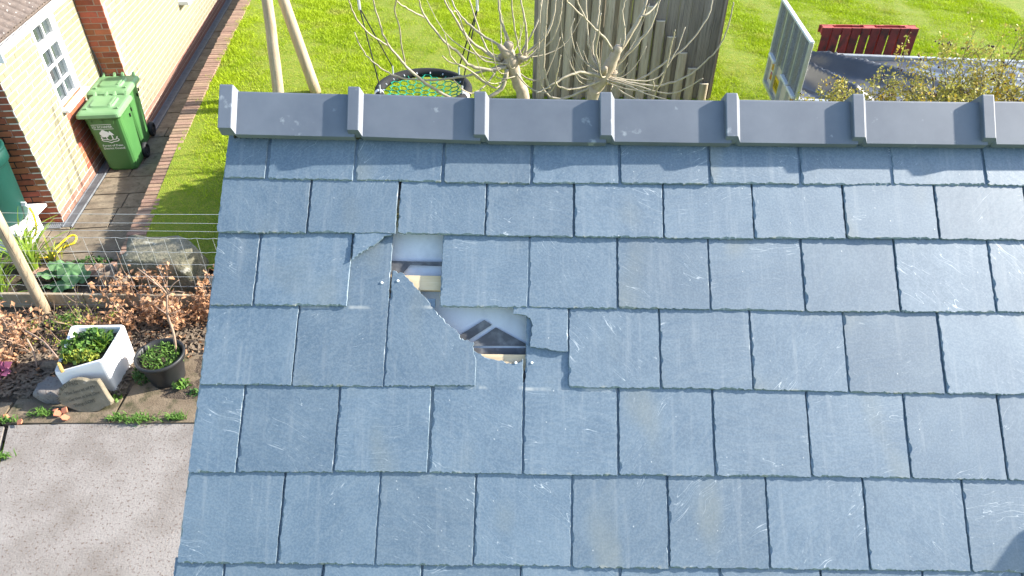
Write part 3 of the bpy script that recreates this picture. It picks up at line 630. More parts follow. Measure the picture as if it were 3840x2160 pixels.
# ================================================================== THE HOUSE
house = thing('house', 'brick house with cream brick side wall, white window and brown tiled eaves', 'house', HO)
def hrel(o): return rel(o, house)
_bricks = {}
def brick_me(L, h, material, dep=.02):
    k = (round(L, 3), h, material)
    if k not in _bricks: _bricks[k] = MB().box((0, 0, 0), (k[0], dep, h), bev=.003).mesh('brick', material)
    return _bricks[k]
def brick_wall(name, org, ud, nd_, u0, u1, z0, z1, material, mortar, holes=(), cap=300, lower=None, stag=0):
    """a wall part: mortar backing with every brick proud of it; the bricks in view that show largest are objects, the rest one mesh"""
    bk = MB(); n = nd_
    zs = sorted({z0, z1, *[h[2] for h in holes], *[h[3] for h in holes]}); us = sorted({u0, u1, *[h[0] for h in holes], *[h[1] for h in holes]})
    for a, b in zip(us[:-1], us[1:]):
        for c, d in zip(zs[:-1], zs[1:]):
            um, zm = (a + b) / 2, (c + d) / 2
            if any(h[0] < um < h[1] and h[2] < zm < h[3] for h in holes): continue
            bk.box(org + ud * um + UZ * zm - n * .056, (b - a, .10, d - c), (ud, n, UZ))
    wall = hrel(bk.build(name, mortar, house)); todo = []
    j = 0; z = z0
    while z < z1 - .01:
        h = min(.065, z1 - z); zc = z + .005 + h / 2; u = u0 - (.1125 if (j + stag) % 2 else 0)
        m_ = lower[1] if lower and zc < lower[0] else material
        while u < u1:
            segs = [(max(u + .005, u0), min(u + .22, u1))]
            for q in holes:
                if q[2] < zc < q[3]: segs = [w for a, b in segs for w in ((a, min(b, q[0])), (max(a, q[1]), b)) if w[1] - w[0] > .02]
            for a, b in segs:
                if b - a > .02: todo.append((org + ud * ((a + b) / 2) + UZ * zc, round(b - a, 2), m_))
            u += .225
        z += .075; j += 1
    vis = sorted([t for t in todo if inframe(t[0], 10)], key=lambda t: (t[0] - CP).length); ang = math.atan2(ud.y, ud.x)
    for k, (p, L, m_) in enumerate(vis[:cap]):
        o = put('brick', brick_me(L, .065, m_), wall, p - n * (.0105 - random.uniform(-.0012, .0012))); o.rotation_euler = (0, 0, ang)
        o.matrix_parent_inverse = wall.matrix_world.inverted() if False else Matrix.Identity(4)
    rest = {}
    for p, L, m_ in vis[cap:] + [t for t in todo if not inframe(t[0], 10)]: rest.setdefault(m_, MB()).box(p - n * .0105, (L, .02, .065), (ud, n, UZ))
    for m_, mb in rest.items():
        o = mb.build('brickwork', m_, wall, kind='stuff')
    return wall
EAVE = 2.06
WIN = (.96, 1.62, .985, 2.0)
brick_wall('side_wall', HO, HE, HN, 0, 2.25, 0, EAVE + .04, 'cream', 'creamm', [(WIN[0], WIN[1], WIN[2], WIN[3]), (1.0, 1.60, .15, WIN[2])], 260, (.15, 'plinth'))
brick_wall('window_apron', HO, HE, HN, 1.0, 1.60, .15, WIN[2], 'red', 'redm', cap=60)
brick_wall('end_wall', HO - HE * .002, -HN, -HE, 0.012, 3.0, 0, 3.0, 'red', 'redm', cap=110)
brick_wall('return_wall', HO + HE * 2.25, HN, -HE, 0, .315, 0, EAVE + .6, 'red', 'redm', cap=70)
brick_wall('rear_side_wall', HO + HN * .315 + HE * 2.26, HE, HN, 0, 9, 0, 2.5, 'cream', 'creamm', [(3.05, 4.2, .95, 2.3)], 60, (.22, 'plinth'))
body = MB(); body.box(H(1.1, -3.2, 1.2), (2.2, 6.1, 2.3), (HE, HN, UZ)); body.box(H(6.8, -3.0, 1.25), (8.9, 6.3, 2.4), (HE, HN, UZ)); hrel(body.build('core', 'black', house))
# window: white frame, transom, glazing bars, panes set back in the reveal
def window(s0, s1, z0, z1, d, panes, name='window'):
    fr = MB(); w = .055
    def bar(a, b, c, e, dep=.05, dd=0.): fr.box(H((a + b) / 2, d - .03 + dd, (c + e) / 2), (b - a, dep, e - c), (HE, HN, UZ), bev=.004)
    bar(s0, s0 + w, z0, z1); bar(s1 - w, s1, z0, z1); bar(s0 + w, s1 - w, z0, z0 + w); bar(s0 + w, s1 - w, z1 - w, z1)
    for a, b, c, e, th in panes['bars']: bar(a, b, c, e, .036 if th else .05, .004)
    win = hrel(fr.build(name, 'upvc', house))
    for a, b, c, e in panes['glass']:
        MB().box(H((a + b) / 2, d - .048, (c + e) / 2), (b - a, .006, e - c), (HE, HN, UZ)).build('pane', 'glass', win)
    sill = MB(); sill.box(H((s0 + s1) / 2, d + .02, z0 - .012), (s1 - s0 + .05, .12, .035), (HE, HN, UZ), bev=.006); sill.build('sill', 'upvc', win)
    return win
g0, g1, gm = 1.035, 1.47, 1.255
bars = [(WIN[0] + .05, WIN[1] - .05, 1.645, 1.745, 0), (1.475, 1.57, 1.03, 1.96, 0), (gm - .012, gm + .012, 1.04, 1.645, 1), (gm - .012, gm + .012, 1.745, 1.95, 1)] + [(WIN[0] + .05, 1.48, z - .012, z + .012, 1) for z in (1.24, 1.445)]
glass = [(a + .002, b - .002, c + .002, e - .002) for a, b in ((1.01, gm - .012), (gm + .012, 1.478)) for c, e in ((1.04, 1.228), (1.252, 1.433), (1.457, 1.645), (1.745, 1.95))]
window(*WIN, .0, {'bars': bars, 'glass': glass})
S2 = 2.26 + 3.05
window(S2, S2 + 1.15, .95, 2.3, .315, {'bars': [(S2 + .55, S2 + .6, 1., 2.25, 0)], 'glass': [(S2 + .055, S2 + .55, 1.005, 2.245), (S2 + .6, S2 + 1.095, 1.005, 2.245)]})
hrel(MB().box(H(S2 + .57, .375, .90), (1.32, .22, .07), (HE, HN, UZ), bev=.01).build('window_sill_block', 'upvc', house))
# eaves: fascia, gutter, and a slope of ribbed brown tiles
hrel(MB().box(H(1.05, .11, EAVE + .03), (2.3, .02, .17), (HE, HN, UZ)).build('fascia', 'upvc', house))
hrel(MB().box(H(1.05, .05, EAVE - .045), (2.3, .13, .012), (HE, HN, UZ)).build('soffit', 'upvc', house))
gut = MB(); prof = [(.055 * math.cos(a), .05 * math.sin(a)) for a in np.linspace(math.pi, 2 * math.pi, 9)]; prof += [(x * .88, y * .88 + .002) for x, y in prof[::-1]]
V = [H(s_, .178 + x, EAVE + .10 + z) for s_ in (-.16, 2.24) for x, z in prof]; n = len(prof)
gut.add(V, [(i, (i + 1) % n, n + (i + 1) % n, n + i) for i in range(n)] + [tuple(range(n)), tuple(range(2 * n - 1, n - 1, -1))]); go = hrel(gut.build('gutter', 'upvc', house, True))
hrel(MB().box(H(-.14, .06, EAVE + .03), (.03, .30, .2), (HE, HN, UZ), bev=.004).build('box_end', 'upvc', house))
RPH = R(33); rU = -HN * math.cos(RPH) + UZ * math.sin(RPH); rNn = HN * math.sin(RPH) + UZ * math.cos(RPH); roo = H(-.12, .20, EAVE + .125)
tr = hrel(MB().box(roo + HE * 1.2 + rU * 1.6 - rNn * .03, (2.4, 3.2, .03), (HE, rU, rNn)).build('tiled_roof', 'ctile', house))
tm = MB(); V = []; nx, ny = 13, 2       # one interlocking tile with two rolls
for q in (0, 1):
    for i in range(nx):
        u = i / (nx - 1) * .30; hgt = .030 * abs(math.sin(u / .30 * 2 * math.pi)) ** .7
        V += [(u, -.005, hgt - .0 + .018), (u, .345, hgt)] if q == 0 else [(u, -.005, hgt - .012 + .018), (u, .345, hgt - .012)]
F = []
for i in range(nx - 1):
    a, b, c, d = 2 * i, 2 * i + 1, 2 * i + 2, 2 * i + 3; o2 = 2 * nx
    F += [(a, c, d, b), (a + o2, b + o2, d + o2, c + o2), (a, a + o2, c + o2, c)]
tm.add(V, F); tme = tm.mesh('roof_tile', 'ctile', False)
B3 = Matrix((HE, rU, rNn)).transposed().to_4x4()
for i in range(8):
    for j in range(9):
        o = put('roof_tile', tme, tr); M = B3.copy(); M.translation = roo + HE * (i * .30 + random.uniform(-.004, .004)) + rU * (j * .33) + rNn * .006; o.matrix_local = M
# cable clipped in the inner corner
hrel(MB().tube(smooth_path([H(2.2, .03, 1.25), H(2.21, .05, 1.0), H(2.2, .02, .8)]), .011, 6).build('cable', 'black', house))

# ================================================================== WHEELIE BINS
def wheelie_bin(name, label, s0, dc, logo):
    """s0: where the lid's front edge lies along the wall, dc: its middle off the wall"""
    root = thing(name, label, 'wheelie bin', H(s0 + .3, dc, 0), 'green wheelie bins by the house wall')
    rr = lambda o: rel(o, root)
    def rr_rect(w, f, b, z, r=.05, n=4):   # rounded rectangle ring; w half width, f/b front and back in s
        P = []
        for cx, cy, a0 in ((w - r, b - r, 0), (-w + r, b - r, 90), (-w + r, f + r, 180), (w - r, f + r, 270)):
            for i in range(n): a = R(a0 + 90 * i / (n - 1)); P.append(H(s0 + cy + r * math.sin(a), dc + cx + r * math.cos(a), z))
        return P
    def loft(rings, caps=(1, 1)):
        n = len(rings[0]); mb = MB(); V = sum(rings, []); F = []
        for k in range(len(rings) - 1):
            for i in range(n): q = (i + 1) % n; F.append((k * n + i, k * n + q, k * n + n + q, k * n + n + i))
        if caps[0]: F.append(tuple(range(n - 1, -1, -1)))
        if caps[1]: F.append(tuple(range((len(rings) - 1) * n, len(rings) * n)))
        return mb.add(V, F)
    Ht = .87
    rr(loft([rr_rect(.170, .19, .50, .015, .06), rr_rect(.182, .175, .515, .05, .06), rr_rect(.215, .085, .53, Ht - .10, .055), rr_rect(.218, .078, .535, Ht - .09, .05), rr_rect(.236, .045, .545, Ht - .055, .05), rr_rect(.238, .043, .547, Ht - .012, .05)]).build('body', 'bin', root))
    lid = rr(loft([rr_rect(.258, .0, .575, Ht - .045, .04), rr_rect(.262, -.004, .578, Ht - .035, .04), rr_rect(.256, .004, .575, Ht, .04), rr_rect(.238, .03, .56, Ht + .016, .05), rr_rect(.218, .06, .545, Ht + .022, .05)]).build('lid', 'lid', root))
    loft([rr_rect(.150, .16, .47, Ht + .020, .05), rr_rect(.135, .18, .45, Ht + .042, .05)]).build('lid_dome', 'lid', lid)
    MB().box(H(s0 + .31, dc + .10, Ht + .045), (.24, .03, .012), (HE, HN, UZ), bev=.003).build('lid_ridge', 'lid', lid)
    for q in (-.19, -.05, .05, .19):
        MB().prism([(.50, Ht + .012), (.60, Ht + .0), (.595, Ht + .055), (.575, Ht + .06)], dc + q - .012, dc + q + .012, lambda x, y, z: H(s0 + x, z, y)).build('hinge_lug', 'lid', lid)
    for q in (-.2, .17):
        MB().tube([H(s0 + .13, dc + q, Ht + .022), H(s0 + .13, dc + q + .05, Ht + .034)], .011, 8).build('lid_clip', 'lid', lid)
    rr(MB().tube([H(s0 + .60, dc - .2, Ht - .02), H(s0 + .60, dc + .2, Ht - .02)], .014, 8).build('handle_bar', 'bin', root))
    for q, z in ((.04, .70), (.13, .735)):   # hand slots in the side
        rr(MB().box(H(s0 + .36 + q, dc + .222, z - .02), (.018, .012, .045), (HE, HN, UZ)).build('side_slot', 'black', root))
    for q in (-.13, 0, .13): rr(MB().prism([(-.012, 0), (.012, 0), (0, -.05)], .0, .012, lambda x, y, z: H(s0 + .070 - z, dc + q + x, Ht - .10 + y)).build('rib', 'bin', root))
    for sd in (-1, 1):
        ax = (HE, UZ, HN * sd); c = H(s0 + .55, dc + sd * .200, .105)
        wh = rr(MB().lathe([(.03, -.03), (.085, -.03), (.100, -.018), (.100, .018), (.085, .028), (.06, .028), (.055, .012), (.03, .012)], c, 24, ax).build('wheel', 'rubber', root, True))
        MB().lathe([(.0, .02), (.03, .02), (.034, .012), (.054, .010), (.056, -.02), (0, -.02)], c, 16, ax).build('hub', 'pot', wh)
        for k in range(5): a = k * 1.257; MB().box(c + (HE * math.cos(a) + UZ * math.sin(a)) * .042 + HN * sd * .016, (.028, .010, .008), (HE * math.cos(a) + UZ * math.sin(a), UZ * math.cos(a) - HE * math.sin(a), HN * sd)).build('spoke', 'pot', wh)
    rr(MB().tube([H(s0 + .55, dc - .2, .105), H(s0 + .55, dc + .2, .105)], .012, 8).build('axle', 'galv', root))
    if logo:   # white print on the front: two lines of maker's lettering, the two-tree emblem and the council's name
        fz0, fz1, ff0, ff1 = .05, Ht - .10, .175, .085; X = HN; Y = (UZ + HE * ((ff1 - ff0) / (fz1 - fz0))).normalized(); Zc = X.cross(Y)
        def fp(x, z): k = (z - fz0) / (fz1 - fz0); return H(s0 + ff0 + (ff1 - ff0) * k, dc + x, z) + Zc * .002
        B = Matrix((X, Y, Zc)).transposed().to_4x4()
        inv = Matrix.Translation(root.location).inverted()
        def lab(txt, size, x, z, space=1.):
            M = B.copy(); M.translation = fp(x, z); o = lettering(txt, size, 'white', root, M, space=space); rel(o, root)
        lab('SSI SCHAFER', .044, -.035, .655); lab('Forest of Dean', .040, .0, .385); lab('District Council', .040, .005, .343)
        def shape(poly, nm='emblem', dz=0.): o = MB().prism(poly, 0., .0012, lambda x, y, z: fp(x, y) + Zc * (z + dz)).build(nm, 'white', root); rel(o, root)
        shape([(-.155, .70), (.085, .70), (.085, .706), (-.155, .706)], 'print_line'); shape([(-.145, .636), (.095, .636), (.095, .641), (-.145, .641)], 'print_line')
        circ = lambda cx, cy, r, n=14: [(cx + r * math.cos(2 * math.pi * i / n), cy + r * math.sin(2 * math.pi * i / n)) for i in range(n)]
        for i, (cx, cy, r) in enumerate(((-.045, .60, .028), (-.07, .575, .028), (-.015, .578, .03), (-.045, .56, .034), (-.06, .548, .026), (-.022, .552, .026))): shape(circ(cx, cy, r), 'emblem', .0003 * i)
        shape([(-.036, .54), (-.026, .54), (-.024, .50), (-.015, .488), (-.045, .488), (-.036, .50)], dz=.002); shape([(.0, .552), (.072, .552), (.052, .583), (.04, .60), (.03, .615), (.018, .59)][::1], dz=.0022); shape([(.034, .555), (.044, .555), (.046, .495), (.032, .495)], dz=.0018)
        def band(pts, w):
            for a, b in zip(pts[:-1], pts[1:]):
                q = Vector((b[0] - a[0], b[1] - a[1])); nn2 = Vector((-q.y, q.x)).normalized() * w; q.normalize(); q *= w * .6
                shape([(a[0] - q.x - nn2.x, a[1] - q.y - nn2.y), (b[0] + q.x - nn2.x, b[1] + q.y - nn2.y), (b[0] + q.x + nn2.x, b[1] + q.y + nn2.y), (a[0] - q.x + nn2.x, a[1] - q.y + nn2.y)], 'emblem', random.uniform(.0002, .002))
        band([(-.095, .535), (-.088, .518), (-.10, .508), (-.075, .492), (-.03, .488), (.0, .474), (.03, .484), (.07, .49), (.095, .505), (.085, .515), (.10, .53)], .0045)
        band([(-.088, .498), (-.10, .482), (-.085, .468), (-.04, .462), (.0, .440), (.04, .456), (.085, .462), (.108, .478), (.10, .495)], .0045)
    return root
wheelie_bin('wheelie_bin', 'green wheelie bin with white tree emblem, standing nearest on the path', 1.03, .325, True)
wheelie_bin('wheelie_bin', 'green wheelie bin tucked behind the one with the tree emblem', 1.66, .24, False)

# ================================================================== WATER BUTT
bx, by = -5.70, 6.76
butt = thing('water_butt', 'dark green tapered water butt on a white stand at the house corner', 'water butt', (bx, by, .30))
def brel(o): return rel(o, butt)
brel(MB().lathe([(.0, .30), (.250, .30), (.262, .33), (.292, .95), (.298, .96), (.322, .985), (.322, 1.10), (.300, 1.125), (.285, 1.2), (.215, 1.62), (.21, 1.66), (.0, 1.68)], (bx, by, 0), 40).build('barrel', 'butt', butt, True))
brel(MB().lathe([(.305, 1.115), (.326, 1.12), (.326, 1.14), (.300, 1.145)], (bx, by, 0), 40).build('rim_band', 'butt', butt, True))
brel(MB().lathe([(.0, 1.70), (.225, 1.67), (.225, 1.70), (.0, 1.72)], (bx, by, 0), 36).build('lid', 'butt', butt))
tp = Vector((bx + .262, by + .02, .46))
tap = brel(MB().tube([tp - RX * .02, tp + RX * .05, tp + RX * .075 - UZ * .03], .014, 8).build('tap', 'upvc', butt)); MB().box(tp + RX * .035 + UZ * .025, (.06, .016, .03), bev=.004).build('tap_lever', 'upvc', tap)
st = thing('stand', 'white block stand with a grey board top under the water butt', 'stand', (bx, by, 0))
rel(MB().box((bx + .02, by, .285), (.62, .62, .03), bev=.004).build('top_board', 'stand', st), st)
rel(MB().box((bx + .08, by - .27, .255), (.50, .06, .03)).build('batten', 'greywood', st), st)
rel(MB().box((bx + .03, by - .02, .117), (.44, .46, .245), bev=.01).build('block', 'stand', st), st)
hp = [tp + RX * .075 - UZ * .03, tp + Vector((.10, -.02, -.12)), tp + Vector((.085, -.06, -.28)), tp + Vector((.0, -.10, -.40)), Vector((bx + .15, by - .16, .02)), Vector((bx + .2, by - .35, .02)), onz(175, 965, .02), onz(215, 925, .03), onz(262, 885, .08), onz(285, 888, .07), onz(276, 912, .04), onz(235, 928, .02), onz(195, 965, .02)]
o = MB().tube(smooth_path(hp, 6), .0115, 8).build('garden_hose', 'hose', None, True); o['label'] = 'yellow garden hose looping from the water butt tap across the paving'; o['category'] = 'hose'

# ================================================================== SWING
sc_ = ony(1589, 330, 8.58); SZ = 1.07; sc_ = Vector((sc_.x, 8.56, SZ))
swing = thing('nest_swing', 'round nest swing with black ring and green net hanging over the lawn', 'swing', sc_)
def srel(o): return rel(o, swing)
RR = .55; ring = [sc_ + Vector((RR * math.cos(a), RR * math.sin(a), 0)) for a in np.linspace(0, 2 * math.pi, 49)]
srel(MB().tube(ring, .058, 12, False).build('ring', 'foam', swing, True))
for a in (R(196), R(-20), R(92)):
    P = [sc_ + Vector((RR * math.cos(a + q), RR * math.sin(a + q), 0)) for q in (-.055, 0, .055)]
    if a != R(92): srel(MB().tube(P, .0605, 12).build('tape_band', 'silver', swing))
def sag(x, y): return SZ - .09 * max(0, 1 - (x * x + y * y) / .25)
net = MB(); hx = .062
for i in range(-9, 10):
    for j in range(-9, 10):
        cx, cy = hx * 1.5 * i, hx * math.sqrt(3) * (j + .5 * (i % 2))
        for k in range(3):
            a0, a1 = R(60 * k), R(60 * k + 60); p = (cx + hx * math.cos(a0), cy + hx * math.sin(a0)); q = (cx + hx * math.cos(a1), cy + hx * math.sin(a1))
            if math.hypot(*p) < .50 and math.hypot(*q) < .50: net.tube([sc_ + Vector((p[0], p[1], sag(*p) - SZ)), sc_ + Vector((q[0], q[1], sag(*q) - SZ))], .0065, 4, False)
for k in range(26):
    a = k * 2 * math.pi / 26; net.tube([sc_ + Vector((.49 * math.cos(a), .49 * math.sin(a), -.005)), sc_ + Vector((.52 * math.cos(a), .52 * math.sin(a), .01))], .006, 4, False)
srel(net.build('net', 'net', swing, kind='stuff'))
for k in range(18):
    a = k * 2 * math.pi / 18 + .1; srel(MB().tube([sc_ + Vector((.485 * math.cos(a), .485 * math.sin(a), .01)), sc_ + Vector((.51 * math.cos(a), .51 * math.sin(a), .025))], .009, 6).build('net_clip', 'silver', swing))
BEAM_Z = 2.95
for hxp, a1, a2 in ((-.80, R(205), R(140)), (.80, R(-25), R(40))):
    tpnt = sc_ + Vector((hxp, .1, BEAM_Z - SZ)); jn = sc_ + Vector((hxp * .86, .06, .98))
    srel(MB().tube([tpnt, jn], .013, 8).build('hanger_rope', 'rope', swing)); srel(MB().tube([jn + UZ * .12, jn - UZ * .03], .017, 8).build('ferrule', 'silver', swing))
    for a in (a1, a2):
        e_ = sc_ + Vector((RR * math.cos(a), RR * math.sin(a), .05)); srel(MB().tube([jn, e_ + UZ * .1], .0085, 6).build('rope', 'rope', swing)); srel(MB().tube([e_ + UZ * .11, e_ - UZ * .01], .012, 6).build('shackle', 'silver', swing))
# A-frame of round poles and the beam the swing hangs from
apex = ony(972, -262, 9.75); b2 = onlawn(1185, 347); b1 = onlawn(1050, 400)
frame = thing('swing_frame', 'pale round timber poles of the swing frame standing on the lawn', 'swing frame', b2)
def fr_rel(o): return rel(o, frame)
def pole(a, b, r0, r1): 
    P = [a.lerp(b, k / 6) for k in range(7)]; return MB().tube([p + Vector((random.uniform(-.004, .004), random.uniform(-.004, .004), 0)) for p in P], [r0 + (r1 - r0) * k / 6 for k in range(7)], 16)
up2, up1 = (apex - b2).normalized(), (apex - b1).normalized(); e2, e1 = b2 + up2 * 1.62, b1 + up1 * 1.66
fr_rel(pole(b2 - up2 * .1, e2, .078, .070).build('pole', 'pole', frame, True)); fr_rel(pole(b1 - up1 * .1, e1, .078, .068).build('pole', 'pole', frame, True))
bz = Vector((sc_.x - .95, sc_.y + .1, BEAM_Z + .02)); fr_rel(MB().tube([bz, bz + RX * 1.9], .010, 8).build('steel_beam', 'galv', frame, True))
# worn earth seen through the net
wp = MB(); wc = Vector((sc_.x + .1, 9.05, 0)); n = 22
V = [(wc.x, wc.y, lawn_z(wc.y) + .03)] + [(wc.x + .62 * math.cos(6.283 * k / n) * random.uniform(.85, 1.1), wc.y + .42 * math.sin(6.283 * k / n) * random.uniform(.85, 1.1), lawn_z(wc.y + .42 * math.sin(6.283 * k / n)) + .028) for k in range(n)]
wp.add(V, [(0, 1 + k, 1 + (k + 1) % n) for k in range(n)]).build('bare_earth', 'dirt', None, kind='structure')

# ================================================================== STEPPED TIMBER FENCE
FY_ = 9.7; FX0, FX1 = ony(2008, 365, FY_).x, ony(2660, 365, FY_).x; fz = lawn_z(FY_)
fen = thing('timber_fence', 'tall weathered timber fence with stepped pickets behind the bare trees', 'fence', ((FX0 + FX1) / 2, FY_, fz))
def ferel(o): return rel(o, fen)
def picket(x, w, y, z1, th, material, cut=False, rnd=True):
    mb = MB(); n = 6; prof = [(-w / 2, th * .35), (-w / 2 + .01, 0), (w / 2 - .01, 0), (w / 2, th * .35), (w / 2, th), (-w / 2, th)]
    if rnd: prof = [(-w / 2, th), *[(-w / 2 * math.cos(a), th - th * math.sin(a) ** .8) for a in np.linspace(.25, math.pi - .25, 7)], (w / 2, th)]
    tw = random.uniform(-.008, .008); mb.prism(prof, fz - .1, z1, lambda a, b, z: (x + a + tw * (z - fz), y + b, z)); o = ferel(mb.build('picket', material, fen))
    if cut: MB().prism([(a * .98, b * .96 + th * .02) for a, b in prof], z1, z1 + .004, lambda a, b, z: (x + a + tw * (z - fz), y + b, z)).build('cut_end', 'cut', o)
    return o
x = FX0 + .06; i = 0
while x < FX0 + 1.18:          # left half: two staggered layers with dark gaps
    w = random.uniform(.115, .14); picket(x, w, FY_, fz + 1.95 + random.uniform(-.02, .02), .035, 'fence')
    picket(x + .088, .070, FY_ + .06, fz + 1.9, .022, 'fence', rnd=False); x += .178
tops = [(2405, -60), (2440, 25), (2481, 80), (2519, 140), (2561, 200), (2597, 258), (2641, 315)]
for px_, py_ in tops:          # right half: pickets cut in descending steps in front of grooved boards
    p = ony(px_, py_, FY_); picket(p.x, .125, FY_ - .02, p.z, .045, 'fence', True)
x = FX0 + 1.25
while x < FX1 - .05:
    w = .150; mb = MB(); prof = []
    for k in range(9): u = -w / 2 + w * k / 8; prof += [(u, .0), (u + w / 22, .004)] if k < 8 else [(u, 0)]
    prof += [(w / 2, .024), (-w / 2, .024)]
    mb.prism(prof, fz - .1, fz + 2.05, lambda a, b, z, x=x: (x + w / 2 + a, FY_ + .055 + b, z)); ferel(mb.build('board', 'fence2', fen)); x += w + .006
ferel(MB().box((FX0 + .62, FY_ + .16, fz + .9), (1.22, .02, 2.0)).build('backing_panel', 'figdark2', fen))  # near-black panel filling the gaps behind the left pickets
for z in (.35, 1.0, 1.7): ferel(MB().box(((FX0 + FX1) / 2, FY_ + .10, fz + z), (FX1 - FX0, .04, .09)).build('rail', 'fence2', fen))
ferel(MB().box((FX1 - .012, FY_ + .06, fz + .95), (.022, .07, 2.1)).build('edge_post', 'fence2', fen)); ferel(MB().box((FX0 - .02, FY_ + .06, fz + .95), (.05, .09, 2.1)).build('edge_post', 'fence2', fen))

# ================================================================== POLLARDED FIG TREES
def shoot(mb, pts, y0, y1, r0, r1=.004, k=5, n=6):
    P = [ony(px, py, y0 + (y1 - y0) * i / (len(pts) - 1)) for i, (px, py) in enumerate(pts)]; S = smooth_path(P, k); m = len(S)
    S = [p + Vector((random.uniform(-1, 1), random.uniform(-1, 1), random.uniform(-1, 1))) * min(.006, r0 * .4) * (0 < i) for i, p in enumerate(S)]
    mb.tube(S, [r0 + (r1 - r0) * (i / (m - 1)) ** .8 for i in range(m)], n); return S
def extend(pts, f=.6):   # shoots that leave the picture grow on past its edge
    a, b = pts[-2], pts[-1]; return pts + [(b[0] + (b[0] - a[0]) * f, b[1] + min(-40, (b[1] - a[1]) * f))]
def fig_tree(label, trunk, knobs, shoots, ntw, hub, Y):
    base = ony(trunk[0][0], trunk[0][1], Y); root = thing('fig_tree', label, 'tree', (base.x, Y, lawn_z(Y)), 'bare pollarded trees behind the ridge')
    tr_ = MB(); P = [ony(px, py, Y) for px, py, r in trunk]; P = [Vector((P[0].x + .03, Y, lawn_z(Y) - .05)), Vector((P[0].x + .02, Y, .9))] + P
    rr = [trunk[0][2] * 1.25, trunk[0][2] * 1.1] + [r for _, _, r in trunk]; S = smooth_path(P, 4); tr_.tube(S, list(np.interp(np.linspace(0, len(rr) - 1, len(S)), range(len(rr)), rr) * RNG.uniform(.9, 1.12, len(S))), 12)
    for px, py, r in knobs:
        c = ony(px, py, Y + random.uniform(-.05, .05)); q = Vector((random.uniform(-1, 1), random.uniform(-1, 0.4), random.uniform(.1, 1))).normalized(); tr_.tube([c - q * r, c, c + q * r, c + q * r * 1.9], [r * .5, r * .85, r * .6, r * .4], 8)
    o = tr_.build('trunk', 'fig', root, True); rel(o, root)
    cr = MB(); hubp = ony(hub[0], hub[1], Y)
    for pts, r, dy in shoots: shoot(cr, extend(pts) if pts[-1][1] <= 5 else pts, Y + dy * .1, Y + dy, r * 1.2, .0055)
    for _ in range(ntw // 4):
        a = random.uniform(0, 6.283); L = random.uniform(.3, 1.1); d = Vector((math.cos(a), math.sin(a) * .8, random.uniform(-.1, .45))); c = hubp + Vector((random.uniform(-.09, .09), random.uniform(-.09, .09), random.uniform(-.12, .06)))
        Q = [c, c + d * L * .35, c + d * L * .62 + UZ * L * .12, c + d * L * .8 + UZ * L * .42]; S = smooth_path(Q, 3); cr.tube(S, list(np.linspace(random.uniform(.005, .009), .0025, len(S))), 5)
    o = cr.build('shoots', 'figdark', root, True); rel(o, root)
L1 = [([(1874, 228), (1819, 193), (1755, 143), (1697, 55), (1667, 0)], .016, -.2), ([(1885, 177), (1805, 130), (1753, 86), (1714, 41), (1695, 0)], .012, .4),
      ([(1895, 250), (1852, 262), (1766, 246), (1714, 193), (1670, 160), (1598, 69), (1570, 0)], .017, -.5), ([(1900, 260), (1880, 330), (1800, 375), (1686, 367), (1548, 273), (1499, 221), (1460, 171), (1430, 110), (1399, 0)], .019, -.6),
      ([(1463, 175), (1391, 130), (1350, 88), (1322, 41), (1308, 0)], .008, -.55), ([(1598, 69), (1529, 33), (1488, 4)], .008, -.45), ([(1521, 246), (1504, 166), (1499, 110), (1481, 41), (1488, 0)], .0075, -.5),
      ([(1890, 240), (1824, 265), (1714, 290), (1617, 301), (1526, 295), (1455, 271), (1405, 237), (1355, 182), (1330, 121)], .012, -.3), ([(1907, 149), (1880, 83), (1869, 0)], .016, .1), ([(1968, 210), (1976, 149), (1968, 83), (1954, 0)], .014, .1),
      ([(1955, 215), (1935, 132), (1921, 41), (1920, 0)], .008, -.2), ([(1950, 225), (1990, 190), (2060, 110), (2085, 0)], .018, .2), ([(1955, 232), (2000, 205), (2070, 150), (2100, 60), (2110, 0)], .010, -.1), ([(1925, 240), (1820, 228), (1760, 165), (1720, 60), (1700, 40)], .008, -.4),
      ([(1930, 262), (1990, 300), (2040, 290), (2075, 215), (2100, 140)], .008, .1), ([(1880, 232), (1830, 190), (1800, 120), (1760, 0)], .010, .5), ([(1900, 262), (1860, 330), (1770, 270), (1700, 225), (1668, 130)], .009, -.5), ([(1920, 250), (1985, 330), (2060, 345), (2095, 290)], .007, -.3),
      ([(1860, 330), (1800, 300), (1745, 250), (1690, 235), (1660, 210)], .007, -.4), ([(1945, 210), (2010, 100), (2035, 0)], .009, .3), ([(1870, 250), (1820, 320), (1760, 350), (1700, 300)], .008, -.55)]
fig_tree('bare pollarded fig tree with a knobbly head, nearest the swing', [(1962, 372, .062), (1945, 320, .058), (1928, 270, .062), (1915, 225, .075), (1905, 185, .055), (1912, 158, .035)],
         [(1880, 215, .05), (1945, 228, .05), (1965, 220, .035), (1900, 200, .06), (1890, 240, .04), (1930, 245, .05)], L1, 60, (1915, 240), 7.0)
